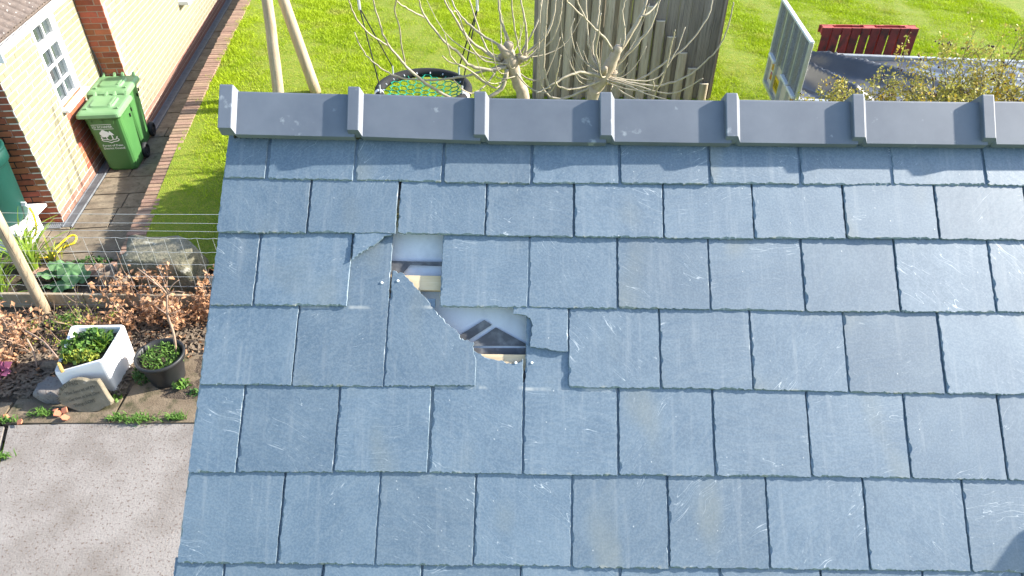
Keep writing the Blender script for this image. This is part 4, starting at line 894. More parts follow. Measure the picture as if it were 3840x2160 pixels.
L2 = [([(2255, 305), (2184, 327), (2134, 334), (2094, 324), (2084, 301), (2090, 267), (2104, 207)], .011, -.5), ([(2255, 285), (2184, 271), (2134, 284), (2067, 321), (2010, 351)], .016, -.4), ([(2250, 270), (2214, 200), (2201, 100), (2197, 0)], .013, .2),
      ([(2296, 190), (2274, 150), (2234, 110), (2194, 67), (2164, 0)], .012, -.2), ([(2290, 268), (2368, 187), (2421, 124), (2448, 80), (2474, 0)], .015, .1), ([(2270, 275), (2324, 187), (2401, 67), (2424, 0)], .030, .3),
      ([(2280, 291), (2384, 314), (2468, 321), (2568, 291), (2635, 240), (2695, 177), (2735, 83), (2752, 10)], .012, -.2), ([(2280, 294), (2401, 327), (2501, 351), (2568, 334), (2635, 294)], .009, -.4), ([(2300, 310), (2384, 304), (2501, 230), (2585, 160), (2652, 67), (2672, 0)], .010, .5),
      ([(2420, 400), (2448, 367), (2495, 267), (2518, 167), (2531, 114)], .008, -.5), ([(2325, 185), (2344, 134), (2334, 50), (2344, 0)], .011, .1), ([(2194, 67), (2140, 20), (2120, -10)], .008, -.2), ([(2245, 262), (2222, 180), (2240, 80), (2250, 0)], .011, .3), ([(2250, 290), (2200, 300), (2150, 260), (2110, 150), (2105, 40)], .008, .1),
      ([(2260, 295), (2235, 200), (2245, 130), (2253, 50)], .008, -.3), ([(2240, 262), (2170, 210), (2140, 120), (2155, 70)], .007, .1), ([(2285, 300), (2340, 350), (2400, 375)], .010, -.3), ([(2290, 290), (2450, 300), (2530, 200), (2570, 100)], .007, .3), ([(2400, 67), (2440, 40), (2474, 0)], .010, .3), ([(2060, 330), (2040, 250), (2045, 100), (2055, 0)], .012, -.1),
      ([(2270, 300), (2180, 345), (2100, 370), (2040, 340), (2020, 230), (2025, 60), (2030, 0)], .012, .0), ([(2270, 300), (2330, 330), (2440, 340), (2450, 300)], .006, -.4), ([(2280, 300), (2350, 320), (2420, 350), (2520, 380)], .008, -.5)]
fig_tree('bare pollarded fig tree in front of the stepped fence', [(2225, 372, .065), (2238, 330, .062), (2262, 290, .07), (2285, 250, .058), (2312, 195, .045), (2322, 172, .032)],
         [(2255, 300, .05), (2280, 300, .05), (2265, 270, .05), (2320, 190, .035), (2290, 285, .04)], L2, 55, (2270, 295), 6.9)

# ================================================================== TRAILER
tv = Vector((math.sin(R(4.5)), math.cos(R(4.5)), 0)); tu = Vector((tv.y, -tv.x, 0)); TO = ony(3000, 366, 8.02); TO = Vector((TO.x, TO.y, 0)); TZ = 1.22
tl = lawn_z(8.8)
trl = thing('trailer', 'galvanised flatbed trailer with tail ramp raised, parked on the lawn', 'trailer', TO + tv * .78 + tu * 1.6 + UZ * tl)
def trel(o): return rel(o, trl)
def TP(u, v, z): return TO + tu * u + tv * v + UZ * z
TA = (tu, tv, UZ); TW = 1.55; TLN = 3.3
trel(MB().box(TP(TLN / 2, TW / 2, .92), (TLN, TW, .08), TA).build('bed', 'galv', trl))
for v in (.02, TW - .02): trel(MB().box(TP(TLN / 2, v, 1.08), (TLN, .04, .26), TA, bev=.006).build('side_board', 'galv', trl)); trel(MB().box(TP(TLN / 2, v, TZ - .005), (TLN, .055, .03), TA, bev=.006).build('top_rail', 'galv', trl))
for v in (-.06, TW + .06):
    for u in (1.35, 2.0):
        c = TP(u, v, tl + .26); w = trel(MB().lathe([(.12, -.07), (.24, -.075), (.26, -.05), (.26, .05), (.24, .075), (.12, .07)], c, 24, (tu, UZ, tv), True).build('wheel', 'rubber', trl, True)); MB().lathe([(0, -.05), (.12, -.04), (.13, .04), (0, .05)], c, 16, (tu, UZ, tv)).build('rim', 'galv', w)
trel(MB().box(TP(TLN + .5, TW / 2, .88), (1.1, .08, .08), TA).build('drawbar', 'galv', trl))
# tail ramp standing upright at the rear
rampz0, rampz1 = .80, 1.90
ramp = trel(MB().box(TP(-.03, .02, (rampz0 + rampz1) / 2), (.045, .05, rampz1 - rampz0), TA, bev=.004).build('tail_ramp', 'galv', trl))
for v in (TW - .02,): MB().box(TP(-.03, v, (rampz0 + rampz1) / 2), (.045, .05, rampz1 - rampz0), TA, bev=.004).build('ramp_upright', 'galv', ramp)
MB().box(TP(-.03, TW / 2, rampz1 + .0), (.05, TW, .03), TA, bev=.004).build('ramp_top_bar', 'upvc', ramp)
MB().box(TP(-.03, TW / 2, rampz0 + .02), (.05, TW - .05, .04), TA).build('ramp_bottom_bar', 'galv', ramp)
rw = (TW - .09) / 4
for k in range(4):
    v0 = .045 + k * rw; MB().box(TP(-.022, v0 + rw / 2, (1.22 + rampz1) / 2), (.008, rw - .006, rampz1 - 1.22), TA).build('mesh_panel', 'mesh', ramp)
    tread = MB()
    for j in range(19):   # chevron treads pressed out of the mesh
        z = 1.245 + j * .034
        for sg in (-1, 1): a_ = (tv * .82 + UZ * .57 * sg * (1 if k % 2 else -1)).normalized(); tread.box(TP(-.030, v0 + rw / 2 + sg * rw * .22, z), (.008, rw * .44, .007), (tu, a_, tu.cross(a_)))
    tread.build('tread', 'mesh', ramp, kind='stuff')
    if k: MB().box(TP(-.03, v0, (rampz0 + rampz1) / 2), (.04, .035, rampz1 - rampz0 - .04), TA).build('ramp_upright', 'galv', ramp)
for k in (0, 1, 3): MB().box(TP(-.05, .045 + (k + .5) * rw, 1.215), (.05, rw - .05, .035), TA, bev=.004).build('step_bar', 'upvc', ramp)
MB().box(TP(.0, TW / 2, 1.0), (.02, TW - .06, .40), TA).build('rear_panel', 'cut', ramp) 
for v, m_, z in ((1.30, 'amber', 1.10), (1.30, 'redlens', .97), (.22, 'amber', 1.10), (.22, 'redlens', .97)): trel(MB().box(TP(-.016, v, z), (.02, .13, .10), TA, bev=.012).build('rear_lamp', m_, trl))
pl = trel(MB().box(TP(-.018, .95, .98), (.008, .34, .17), TA, bev=.002).build('number_plate', 'plate', trl))
for k in range(6): MB().box(TP(-.0235, .83 + k * .047, .98), (.002, .010 + .012 * (k % 2), .09), TA).build('character', 'black', pl)
# black sheet dragged over the load, folds fanning from the rear far corner
nu, nv = 90, 46; V = []
fc = TP(-.1, TW + .05, 0)
for j in range(nv):
    for i in range(nu):
        u, v = -.0 + (TLN - .05) * i / (nu - 1), .05 + (TW - .10) * j / (nv - 1); p = TP(u, v, 0); dlt = p - fc; an = math.atan2(-dlt.dot(tv), dlt.dot(tu) + .2); rr_ = dlt.length
        fold = ((1 - abs(math.sin(an * 6.2 + .25 * math.sin(rr_ * 1.3)))) ** 1.5 - .3) * .22 * min(1, rr_ * 1.3) * math.exp(-((rr_ - .9) / 1.6) ** 2) + .012 * math.sin(u * 17 + v * 9) * math.sin(v * 13)
        edge = min(1, min(v - .05, TW - .05 - v) / .12); V.append(TP(u, v, TZ - .07 + .10 * edge + fold * edge))
F = [(j * nu + i, j * nu + i + 1, (j + 1) * nu + i + 1, (j + 1) * nu + i) for j in range(nv - 1) for i in range(nu - 1)]
tp_ = MB().add(V, F).build('plastic_sheet', 'tarp', None, True); tp_['label'] = 'glossy black plastic sheet folded over the trailer load'; tp_['category'] = 'sheet'

# ================================================================== RED PALLET leaning on the far side of the trailer
PX0, PX1 = ony(3085, 93, 9.72).x, ony(3450, 93, 9.72).x; PY, PZ = 9.68, 1.50; pz0 = lawn_z(PY)
pal = thing('pallet', 'red painted wooden pallet standing on edge beyond the trailer', 'pallet', ((PX0 + PX1) / 2, PY, pz0))
def prel(o): return rel(o, pal)
nb = 10; bw = (PX1 - PX0) / nb
for k in range(nb):
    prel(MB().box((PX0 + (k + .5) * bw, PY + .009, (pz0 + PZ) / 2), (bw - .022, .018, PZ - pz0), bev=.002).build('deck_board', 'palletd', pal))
for k in range(4): prel(MB().box((PX0 + (k + .5) * (PX1 - PX0) / 4, PY + .125, (pz0 + PZ) / 2), (.1, .016, PZ - pz0)).build('base_board', 'pallet', pal))
prel(MB().box(((PX0 + PX1) / 2, PY + .028, PZ - .05), (PX1 - PX0, .016, .098)).build('stringer', 'pallet', pal)); prel(MB().box(((PX0 + PX1) / 2, PY + .028, pz0 + .06), (PX1 - PX0, .016, .098)).build('stringer', 'pallet', pal)); prel(MB().box(((PX0 + PX1) / 2, PY + .028, (pz0 + PZ) / 2), (PX1 - PX0, .016, .098)).build('stringer', 'pallet', pal))
prel(MB().box(((PX0 + PX1) / 2, PY + .125 + .016, PZ - .05), (PX1 - PX0, .014, .098)).build('stringer', 'pallet', pal))
for u in (.07, .5, .93):
    for z in (PZ - .05, (pz0 + PZ) / 2, pz0 + .06): prel(MB().box((PX0 + u * (PX1 - PX0), PY + .077, z), (.14, .08, .096)).build('block', 'pallet', pal))

# ================================================================== ROSE BUSH
def rose_bush():
    cx, cy = 4.45, 6.85; root = thing('rose_bush', 'straggly rose bush with small olive leaves and dark hips in front of the trailer', 'shrub', (cx, cy, lawn_z(cy)))
    st_ = MB(); lp = []; hips = MB()
    def grow(p, d, L, r, dep):
        Q = [p]; q = p.copy(); dd = d.copy(); n = 5
        for k in range(n): dd = (dd + Vector((random.gauss(0, .16), random.gauss(0, .16), random.gauss(-.02, .12)))).normalized(); q = q + dd * (L / n); Q.append(q.copy())
        st_.tube(Q, list(np.linspace(r, r * .55, n + 1)), 4 if dep > 1 else 5, False)
        if dep >= 2:
            for _ in range(10 if dep == 3 else 5): w = random.choice(Q[1:]); lp.append(w + Vector((random.gauss(0, .025), random.gauss(0, .025), random.gauss(.01, .025))))
        if dep == 3:
            if random.random() < .20:
                e = Q[-1]
                for _ in range(random.randint(1, 3)):
                    h = e + Vector((random.gauss(0, .02), random.gauss(0, .02), random.uniform(0, .02))); hips.lathe([(0, -.009), (.008, -.004), (.0095, .003), (.004, .011), (0, .013)], h, 6)
            return
        for _ in range({0: 6, 1: 4, 2: 3}[dep]):
            w = random.randint(1, n); nd = (dd + Vector((random.gauss(0, .55), random.gauss(0, .55), random.gauss(.1, .35)))).normalized(); grow(Q[w], nd, L * random.uniform(.45, .72), r * .58, dep + 1)
    for k in range(34):
        f = (k + .5) / 34; x = 3.15 + 2.75 * f + random.uniform(-.1, .1); y = cy + random.uniform(-.35, .35); tgt = .50 + .42 * f + random.uniform(-.15, .22)
        b = Vector((cx + (x - cx) * .62, y, lawn_z(y) + .80)); st_.tube([Vector((cx + (x - cx) * .3, y, lawn_z(y))), b], [.014, .011], 5, False)
        d = Vector(((x - cx) * .55 + random.gauss(0, .22), random.gauss(0, .25), 1.0)).normalized(); grow(b, d, max(.4, tgt), .010, 0)
    rel(st_.build('stems', 'rosebark', root), root); o = put('leaves', leaf_mesh('leaves', [tuple(p) for p in lp], .030, 'rose', .1, .7, .5), root, kind='stuff'); rel(o, root); rel(hips.build('hips', 'hip', root, True, kind='stuff'), root)
rose_bush()

# ================================================================== GARDEN BED: wire fence
WY = 5.47
wf = thing('wire_fence', 'galvanised stock wire fence with a round post crossing the planting bed', 'fence', (-4.0, WY, 0))
def wrel(o): return rel(o, wf)
pb_, pt_ = ony(182, 1192, WY), ony(-18, 800, WY); pb_.z = -.15; pt_.z = 1.22; pc = Vector(((pb_.x + pt_.x) / 2, WY, 0))
P = [Vector((pc.x, WY, -.15 + (1.22 + .15) * k / 8)) for k in range(9)]
pst = wrel(MB().tube(P, [.054, .053, .053, .052, .051, .051, .050, .050, .049], 20).build('post', 'post', wf, True))
ck = MB(); V = [Vector((pc.x + .049 * math.sin(a_), WY - .049 * math.cos(a_), z)) for z, a_ in ((.1, .55), (.3, .50), (.45, .62), (.6, .42), (.8, .50), (1.0, .38), (1.2, .45))]
ck.tube(V, .0025, 4).build('crack', 'black', pst)
wz = [1.176, 1.077, .988, .91, .75, .605, .455, .336, .227, .088]
for i, z in enumerate(wz):
    n = 60; pts = [Vector((x, WY + .058 + (.004 * math.sin(x * 41 + i) if i > 2 else 0), z + (.0025 * math.sin(x * 40 + i * 2) if i > 2 else .004 * math.sin(x * 2 + i)))) for x in np.linspace(-7.2, -.95, 110)]
    wrel(MB().tube(pts, 0.0016 if i not in (0, 3, 9) else .0019, 4, False).build('strand', 'wire', wf))
x = -6.9
while x < -1: wrel(MB().tube([Vector((x + random.uniform(-.004, .004), WY + .058, z)) for z in wz[3:]], .0012, 4, False).build('stay_wire', 'wire', wf)); x += .152
for a, b in ((-6.0, -4.28), (-4.27, -2.7), (-2.69, -1.2)): wrel(MB().box(((a + b) / 2, WY + .085, .105), (b - a, .035, .205), bev=.004).build('gravel_board', 'post', wf))

# boulder and clay pipes behind the fence
def boulder(name, c, sz, seed, material, label, cat, flat=.0, n=3):
    rs = np.random.default_rng(seed); import bmesh
    bm = bmesh.new(); bmesh.ops.create_icosphere(bm, subdivisions=n, radius=1); ph = rs.uniform(0, 6, (6, 3)); am = rs.uniform(.04, .11, 6)
    for v in bm.verts:
        d = v.co.copy(); r = 1.
        for k in range(6): r += am[k] * math.sin(d.dot(Vector(ph[k])) * .9 + k)
        q = Vector((max(-.72, min(.72, d.x * r)), max(-.72, min(.72, d.y * r)), max(-.75, min(.62, d.z * r)))); v.co = Vector((q.x * sz[0], q.y * sz[1], q.z * sz[2])) + Vector(rs.normal(0, .008, 3))
    me = bpy.data.meshes.new(name); bm.to_mesh(me); bm.free(); me.materials.append(W[material]); me.shade_smooth(); o = put(name, me, None, c, label=label, category=cat); return o
boulder('boulder', (-3.62, 6.02, .16), (.50, .32, .47), 5, 'rock', 'large lichen covered boulder at the edge of the lawn', 'rock')
def clay_pipe(label, x, y, h, tilt):
    o = MB().lathe([(.062, 0), (.068, h * .7), (.078, h * .72), (.078, h), (.062, h), (.058, .05)], (0, 0, 0), 24).build('clay_pipe', 'clay', None, True, label=label, category='pipe', group='old clay pipes stood on end'); o.location = (x, y, -.02); o.rotation_euler = tilt
p1, p2 = ony(405, 1002, 5.80), ony(449, 1024, 5.76)
clay_pipe('old clay pipe stood on end in the bed, left of two', p1.x, 5.80, p1.z + .01, (.03, -.06, 0)); clay_pipe('old clay pipe stood on end in the bed, right of two', p2.x, 5.74, p2.z + .01, (-.02, .05, 0))
o = MB().lathe([(.10, .0), (.13, .20), (.145, .21), (.145, .24), (.13, .24), (.10, .02), (0, .02)], (0, 0, 0), 28).build('plastic_pot', 'pot', None, True, label='dark plastic pot half hidden behind the roof verge', category='pot'); o.location = (-2.93, 5.75, .02)

# ------------------------------------------------------------------ sink planter
SZt = .40; SK = [(-3.93, 4.36), (-3.50, 4.42), (-3.51, 4.89), (-3.985, 4.87)]
sink = thing('sink_planter', 'white glazed butler sink with a broken corner used as a planter', 'planter', (-3.72, 4.62, 0))
def skrel(o): return rel(o, sink)
cxy = Vector((sum(p[0] for p in SK) / 4, sum(p[1] for p in SK) / 4))
def rring(z, k, r=.03, n=4, low=0.):
    out = []; Q = [Vector((cxy.x + (p[0] - cxy.x) * k, cxy.y + (p[1] - cxy.y) * k)) for p in SK]
    for i in range(4):
        a, b, c = Q[i - 1], Q[i], Q[(i + 1) % 4]; u, v = (a - b).normalized() * r, (c - b).normalized() * r
        for j in range(n): t = j / (n - 1); q = (b + u) * (1 - t) ** 2 + b * 2 * t * (1 - t) + (b + v) * t * t; out.append(Vector((q.x, q.y, z - (low if i == 0 else 0))))
    return out
rings = [rring(.0, .93), rring(.02, .955), rring(SZt - .015, 1.0, low=.10), rring(SZt, .985, low=.085), rring(SZt - .004, .90, low=.085), rring(SZt - .02, .875, low=.07), rring(.12, .82)]
n = len(rings[0]); V = sum(rings, []); F = [(k * n + i, k * n + (i + 1) % n, (k + 1) * n + (i + 1) % n, (k + 1) * n + i) for k in range(len(rings) - 1) for i in range(n)] + [tuple(range(n - 1, -1, -1))]
skrel(MB().add(V, F).build('basin', 'ceramic', sink))
b0 = Vector((SK[0][0] + .02, SK[0][1] + .05, SZt - .075)); brk = MB()
for k in range(5): brk.box(b0 + Vector((.012 * k, .016 * (4 - k) - .03, .012 * (k % 3))), (.028, .045, .05), (Vector((.8, .6, 0)), Vector((-.6, .8, .1)).normalized(), UZ), bev=.006)
skrel(brk.build('broken_edge', 'cerbody', sink)); skrel(MB().add(rring(SZt - .07, .86), [tuple(range(n))]).build('compost', 'soil', sink))
# plants
def tube_twigs(n, base, spread, hgt, r, seed=0, branch=3):
    mb = MB(); tips = []
    for _ in range(n):
        p = base(); d = Vector((random.gauss(0, spread), random.gauss(0, spread), 1)).normalized(); h = hgt * random.uniform(.55, 1.15); Q = [p]; q = p.copy()
        for k in range(4): d = (d + Vector((random.gauss(0, .16), random.gauss(0, .16), random.gauss(0, .06)))).normalized(); q = q + d * h / 4; Q.append(q.copy())
        mb.tube(Q, list(np.linspace(r, r * .45, 5)), 4, False); tips.append(Q)
        for _ in range(branch):
            k = random.randint(1, 4); e = Q[k]; dd = (d + Vector((random.gauss(0, .8), random.gauss(0, .8), random.gauss(0, .4)))).normalized(); L = h * random.uniform(.2, .45)
            B = [e, e + dd * L * .5 + UZ * L * .05, e + dd * L + UZ * L * .15]; mb.tube(B, [r * .5, r * .4, r * .25], 4, False); tips.append(B)
    return mb, tips
def along(tips, n, jit=.02):
    out = []
    for _ in range(n):
        Q = random.choice(tips); k = random.randint(1, len(Q) - 1); t = random.random(); p = Q[k - 1].lerp(Q[k], t); out.append((p.x + random.gauss(0, jit), p.y + random.gauss(0, jit), p.z + random.gauss(0, jit)))
    return out
def clump(name, label, cat, c, rx, ry, h, n, size, material, asp=.7, up=.5, group=None, tipsn=0):
    root = thing(name, label, cat, c, group); a = RNG.uniform(0, 6.283, n); q = np.sqrt(RNG.uniform(0, 1, n)); z = RNG.uniform(0, 1, n) * (1 - .5 * q ** 2)
    P = np.stack([c[0] + rx * q * np.cos(a), c[1] + ry * q * np.sin(a), c[2] + h * z], 1); o = put('foliage', leaf_mesh('foliage', P, size, material, up, asp), root, kind='stuff'); rel(o, root)
    mb = MB()
    for k in range(0, n, max(1, n // 40)): mb.tube([Vector((c[0] + (P[k][0] - c[0]) * .3, c[1] + (P[k][1] - c[1]) * .3, c[2])), Vector(P[k])], .002, 4, False)
    rel(mb.build('stems', 'green' if material != 'brown' else 'twig', root), root); return root
clump('leafy_plant', 'bright green leafy plants filling the white sink', 'plant', (-3.77, 4.63, .33), .19, .19, .11, 560, .038, 'green', .8, .6)
clump('leafy_plant', 'dark green leaves at the back of the white sink', 'plant', (-3.70, 4.72, .34), .16, .09, .13, 220, .045, 'deep', .6, .5)
clump('lime_plant', 'lime green rosette at the front of the white sink', 'plant', (-3.74, 4.50, .35), .15, .055, .06, 260, .035, 'yellowgreen', .9, .6)
clump('leafy_plant', 'green feathery plant growing in the black pot', 'plant', (-3.12, 4.62, .22), .165, .16, .13, 480, .032, 'green', .35, .6)
clump('trailing_plant', 'dark green plant growing between the sink and the black pot', 'plant', (-3.32, 4.62, .0), .10, .13, .22, 360, .032, 'deep', .5, .4)
# black pot
bpot = thing('flower_pot', 'round black plastic flower pot beside the white sink', 'pot', (-3.12, 4.61, .01))
rel(MB().lathe([(0, .01), (.140, .01), (.148, .02), (.152, .06), (.190, .255), (.196, .262), (.212, .266), (.214, .30), (.205, .306), (.192, .30), (.185, .25), (.165, .21)], (-3.12, 4.61, 0), 36).build('pot_body', 'pot', bpot, True), bpot)
rel(MB().lathe([(0, .22), (.172, .215)], (-3.12, 4.61, 0), 24).build('compost', 'soil', bpot), bpot)
tw = thing('dead_shrub', 'pale leafless dead stem standing in the black pot', 'shrub', (-3.02, 4.70, .2))
mb = MB(); A = Vector((-3.03, 4.70, .2)); Bq = [A, A + Vector((.02, .05, .22)), A + Vector((.0, .1, .40)), A + Vector((.05, .12, .62))]; mb.tube(smooth_path(Bq, 3), list(np.linspace(.013, .008, 10)), 7)
for d in ((.12, .05, .12), (-.10, .02, .12), (-.22, .08, .22), (.16, 0, .02), (-.05, -.05, .24)): mb.tube(smooth_path([Bq[3], Bq[3] + Vector(d) * .5 + UZ * .02, Bq[3] + Vector(d)], 3), list(np.linspace(.007, .003, 7)), 5)
for d in ((.10, .04, .02), (-.12, .06, .05), (.07, -.06, .10)): mb.tube([Bq[2], Bq[2] + Vector(d)], [.006, .003], 5)
rel(mb.build('stem', 'twig', tw, True), tw)
# engraved stone leaning on the sink
sg = thing('garden_stone', 'flat engraved garden stone leaning against the white sink', 'stone', (-3.72, 4.25, .02))
o1, o2 = onz(.414 * 720, 1140 + .414 * 985, .02), None
gx = Vector((.985, .03, .04)).normalized(); gy = (Vector((.0, .42, .9))).normalized(); gy = (gy - gx * gy.dot(gx)).normalized(); gn = gx.cross(gy); go_ = onz(.414 * 800, 1140 + .414 * 975, .015)
def gpt(zx, zy):     # survey on the stone's own tilted face
    r = ray(.414 * zx, 1140 + .414 * zy); k = (go_ - CP).dot(gn) / r.dot(gn); q = CP + r * k - go_; return q.dot(gx), q.dot(gy)
outl = [gpt(*p) for p in [(640, 945), (720, 975), (800, 984), (900, 968), (960, 930), (1008, 912), (1012, 890), (985, 855), (950, 800), (915, 740), (880, 688), (830, 690), (790, 697), (750, 683), (690, 678), (630, 690), (575, 725), (535, 775), (524, 830), (535, 885), (570, 915)]]
st3 = MB().prism(outl, -.045, -.002, lambda x, y, z: go_ + gx * x + gy * y + gn * z); ins = [(x * .965 + .0, y * .965 + .004) for x, y in outl]; m = len(outl)
base_i = len(st3.v); st3.v += [tuple(go_ + gx * x + gy * y + gn * .004) for x, y in ins]; st3.f = [f for f in st3.f if f != tuple(range(m, 2 * m))] + [tuple(range(base_i, base_i + m))] + [(m + i, m + (i + 1) % m, base_i + (i + 1) % m, base_i + i) for i in range(m)]
rel(st3.build('slab', 'signstone', sg), sg)
def engrave(txt, size, zx, zy, ang):
    x, y = gpt(zx, zy); B = Matrix((gx, gy, gn)).transposed().to_4x4(); B.translation = go_ + gx * x + gy * y + gn * .0042; M = B @ Matrix.Rotation(R(ang), 4, 'Z'); rel(lettering(txt, size, 'eng', sg, M), sg)
engrave('The Secret of My', .040, 735, 790, 13); engrave('Garden is but One', .038, 770, 845, 13); engrave('Thing  LOVE', .038, 775, 905, 13)
for ch, zx, zy, an in (('G', 690, 728, -8), ('N', 655, 733, 8), ('I', 632, 738, 18), ('D', 605, 752, 30), ('E', 575, 778, 50), ('E', 556, 815, 75), ('W', 550, 858, 100)): engrave(ch, .05, zx, zy, an)
boulder('field_stone', (-3.99, 4.40, .06), (.20, .17, .15), 11, 'conc', 'grey flat stone propped behind the engraved stone', 'rock')
boulder('field_stone', (-4.22, 4.72, .05), (.15, .06, .05), 12, 'chip', 'long brown stone lying on the bark chips', 'rock', n=2)
# terracotta shards
for i, (zx, zy, s_) in enumerate(((520, 990, .055), (585, 965, .05), (590, 1030, .055), (500, 960, .04), (180, 1065, .045), (55, 1018, .04))):
    p = onz(.414 * zx, 1140 + .414 * zy, .04); o = MB().prism([(-.5, -.4), (.45, -.5), (.6, .3), (.05, .55), (-.45, .3)], -.12, .12).build('terracotta_shard', 'terra', None, label=['terracotta shard nearest the engraved stone, leftmost of the heap', 'terracotta shard under the engraved stone rim', 'terracotta shard lying lowest in the heap', 'terracotta shard at the back of the heap', 'pale terracotta shard on the kerb left of the heap', 'small terracotta shard at the far left of the kerb'][i], category='shard', group='broken terracotta'); o.location = p; o.scale = (s_, s_, s_); o.rotation_euler = (random.uniform(-.6, .6), random.uniform(-.5, .5), random.uniform(0, 6))
# weeds along the kerb
def grass_tuft(label, x, y, w, n, h, mat_='green', name='grass_tuft', cat='grass', grp='weeds along the kerb', z=.01, wid=.006):
    root = thing(name, label, cat, (x, y, z), grp); V = []; F = []
    for k in range(n):
        p = Vector((x + random.gauss(0, w * .5), y + random.gauss(0, w * .16), z)); a = random.uniform(0, 6.283); L = h * random.uniform(.5, 1.3); d = Vector((math.cos(a), math.sin(a), 0)); sd = Vector((-d.y, d.x, 0)) * wid * random.uniform(.5, 1.2)
        q = p + d * L * .3 + UZ * L * .7; e = p + d * L * random.uniform(.6, 1.0) + UZ * L * random.uniform(.5, .9); b = len(V); V += [p - sd, p + sd, q + sd * .8, q - sd * .8, e]; F += [(b, b + 1, b + 2, b + 3), (b + 3, b + 2, b + 4)]
    rel(MB().add(V, F).build('blades', mat_, root, kind='stuff'), root)
for lab_, zx, zy, w, n in (('grass tuft at the slab edge left of the verge', 1600, 1040, .09, 90), ('long low grass tuft at the joint below the black pot', 1270, 1050, .16, 150), ('spiky grass tuft nearest the sink corner', 1060, 1045, .07, 80), ('mossy grass patch left of the terracotta shards', 410, 1000, .09, 90), ('faint grass strip at the left end of the kerb', 60, 1065, .12, 60), ('grass tuft on the drive joint at the left edge', 40, 1390, .06, 60)):
    p = onz(.414 * zx, 1140 + .414 * zy, .01); grass_tuft(lab_, p.x, p.y, w, n, .055)
p = onz(.414 * 1640, 1140 + .414 * 740, .02); clump('weed', 'small green weed rosette at the foot of the black pot', 'weed', (p.x, p.y, .015), .08, .06, .04, 90, .05, 'green', .45, .3, 'weeds along the kerb')
p = onz(.414 * 1760, 1140 + .414 * 815, .02); clump('weed', 'small dark weed close to the roof verge', 'weed', (p.x, p.y, .015), .05, .04, .03, 50, .03, 'deep', .6, .3, 'weeds along the kerb')
p = onz(.414 * 1060, 1140 + .414 * 850, .02); clump('weed', 'small clover weed under the sink corner', 'weed', (p.x, p.y, .015), .04, .04, .04, 40, .03, 'green', .9, .3, 'weeds along the kerb')

# ------------------------------------------------------------------ beech hedge plants with brown leaves, shrubs and strap-leaved clumps
def beech(label, x0, x1, y, n, h, nl, z0=.0, low=0.):
    root = thing('beech_hedge_plant', label, 'shrub', ((x0 + x1) / 2, y, z0), 'beech plants along the wire fence')
    mb, tips = tube_twigs(n, lambda: Vector((random.uniform(x0, x1), y + random.gauss(0, .10), z0)), .35, h, .006, branch=5); rel(mb.build('stems', 'twig', root), root)
    P = along([t for t in tips], nl, .035); o = put('leaves', leaf_mesh('leaves', P, .050, 'brown', -.1, .62, .4, .35), root, kind='stuff'); rel(o, root)
beech('brown leaved beech plant spilling over the gravel board beneath the boulder', -3.75, -3.15, 5.34, 16, .42, 620); beech('brown leaved beech plant right beside the roof verge', -3.2, -2.8, 5.36, 12, .40, 480)
beech('brown leaved beech plant behind the white sink', -4.0, -3.6, 5.22, 9, .24, 330); beech('dense brown leaved beech plant left of the round post', -4.9, -4.55, 5.05, 12, .42, 330); beech('brown leaved beech plant at the left edge by the pink flowers', -4.8, -4.5, 4.80, 7, .34, 150)
beech('sparse brown leaved beech sprig beside the clay pipes', -4.05, -3.85, 5.60, 6, .45, 90)
def small_shrub(label, x, y, w, n, h, nl, m='yellowgreen', sz=.022):
    root = thing('small_shrub', label, 'shrub', (x, y, 0), 'small yellow green shrubs'); mb, tips = tube_twigs(n, lambda: Vector((x + random.gauss(0, w), y + random.gauss(0, .06), .0)), .30, h, .0035, branch=5); rel(mb.build('stems', 'twig', root), root)
    o = put('leaves', leaf_mesh('leaves', along(tips, nl, .018), sz, m, .3, .65, .4), root, kind='stuff'); rel(o, root)
small_shrub('yellow green twiggy shrub at the foot of the round post', -4.28, 5.02, .12, 10, .30, 300); small_shrub('yellow green twiggy shrub in front of the clay pipes', -4.0, 5.12, .08, 9, .38, 260); small_shrub('fresh green twiggy shrub behind the sink planter', -4.2, 5.2, .2, 8, .18, 260, 'green', .03)
def strap_clump(label, x, y, n, h, m='strap', z=.02):
    root = thing('strap_leaf_clump', label, 'plant', (x, y, z), 'strap leaved clumps'); V = []; F = []
    for k in range(n):
        a = random.uniform(0, 6.283); d = Vector((math.cos(a), math.sin(a), 0)); p = Vector((x, y, z)) + d * random.uniform(0, .10 if h > .2 else .04); L = h * random.uniform(.6, 1.2); w = random.uniform(.008, .015); sd = Vector((-d.y, d.x, 0)); lean = random.uniform(.25, .9); b = len(V); m_ = 6
        for i in range(m_ + 1): t = i / m_; q = p + d * L * lean * t ** 1.7 + UZ * L * (t * (1.15 - .62 * lean * t)); ww = w * (1 - t ** 2.2) + .0008; V += [q - sd * ww, q + sd * ww + UZ * .003]
        F += [(b + 2 * i, b + 2 * i + 1, b + 2 * i + 3, b + 2 * i + 2) for i in range(m_)]
    rel(MB().add(V, F).build('leaves', m, root, True, kind='stuff'), root)
p = onz(130, 1010, .02); strap_clump('tall bright strap leaved clump behind the round post', p.x, p.y, 60, .50); p = onz(30, 1075, .02); strap_clump('strap leaved clump at the left edge of the bed', p.x - .1, p.y, 60, .48); p = onz(200, 975, .02); strap_clump('small yellow strap leaved clump beside the hose loop', p.x, p.y, 24, .26, 'yellowgreen'); p = onz(90, 940, .02); strap_clump('strap leaved clump against the white stand', p.x, p.y, 46, .42)
strap_clump('grassy strap leaves in the right side of the white sink', -3.62, 4.64, 16, .17, 'strap', .34)
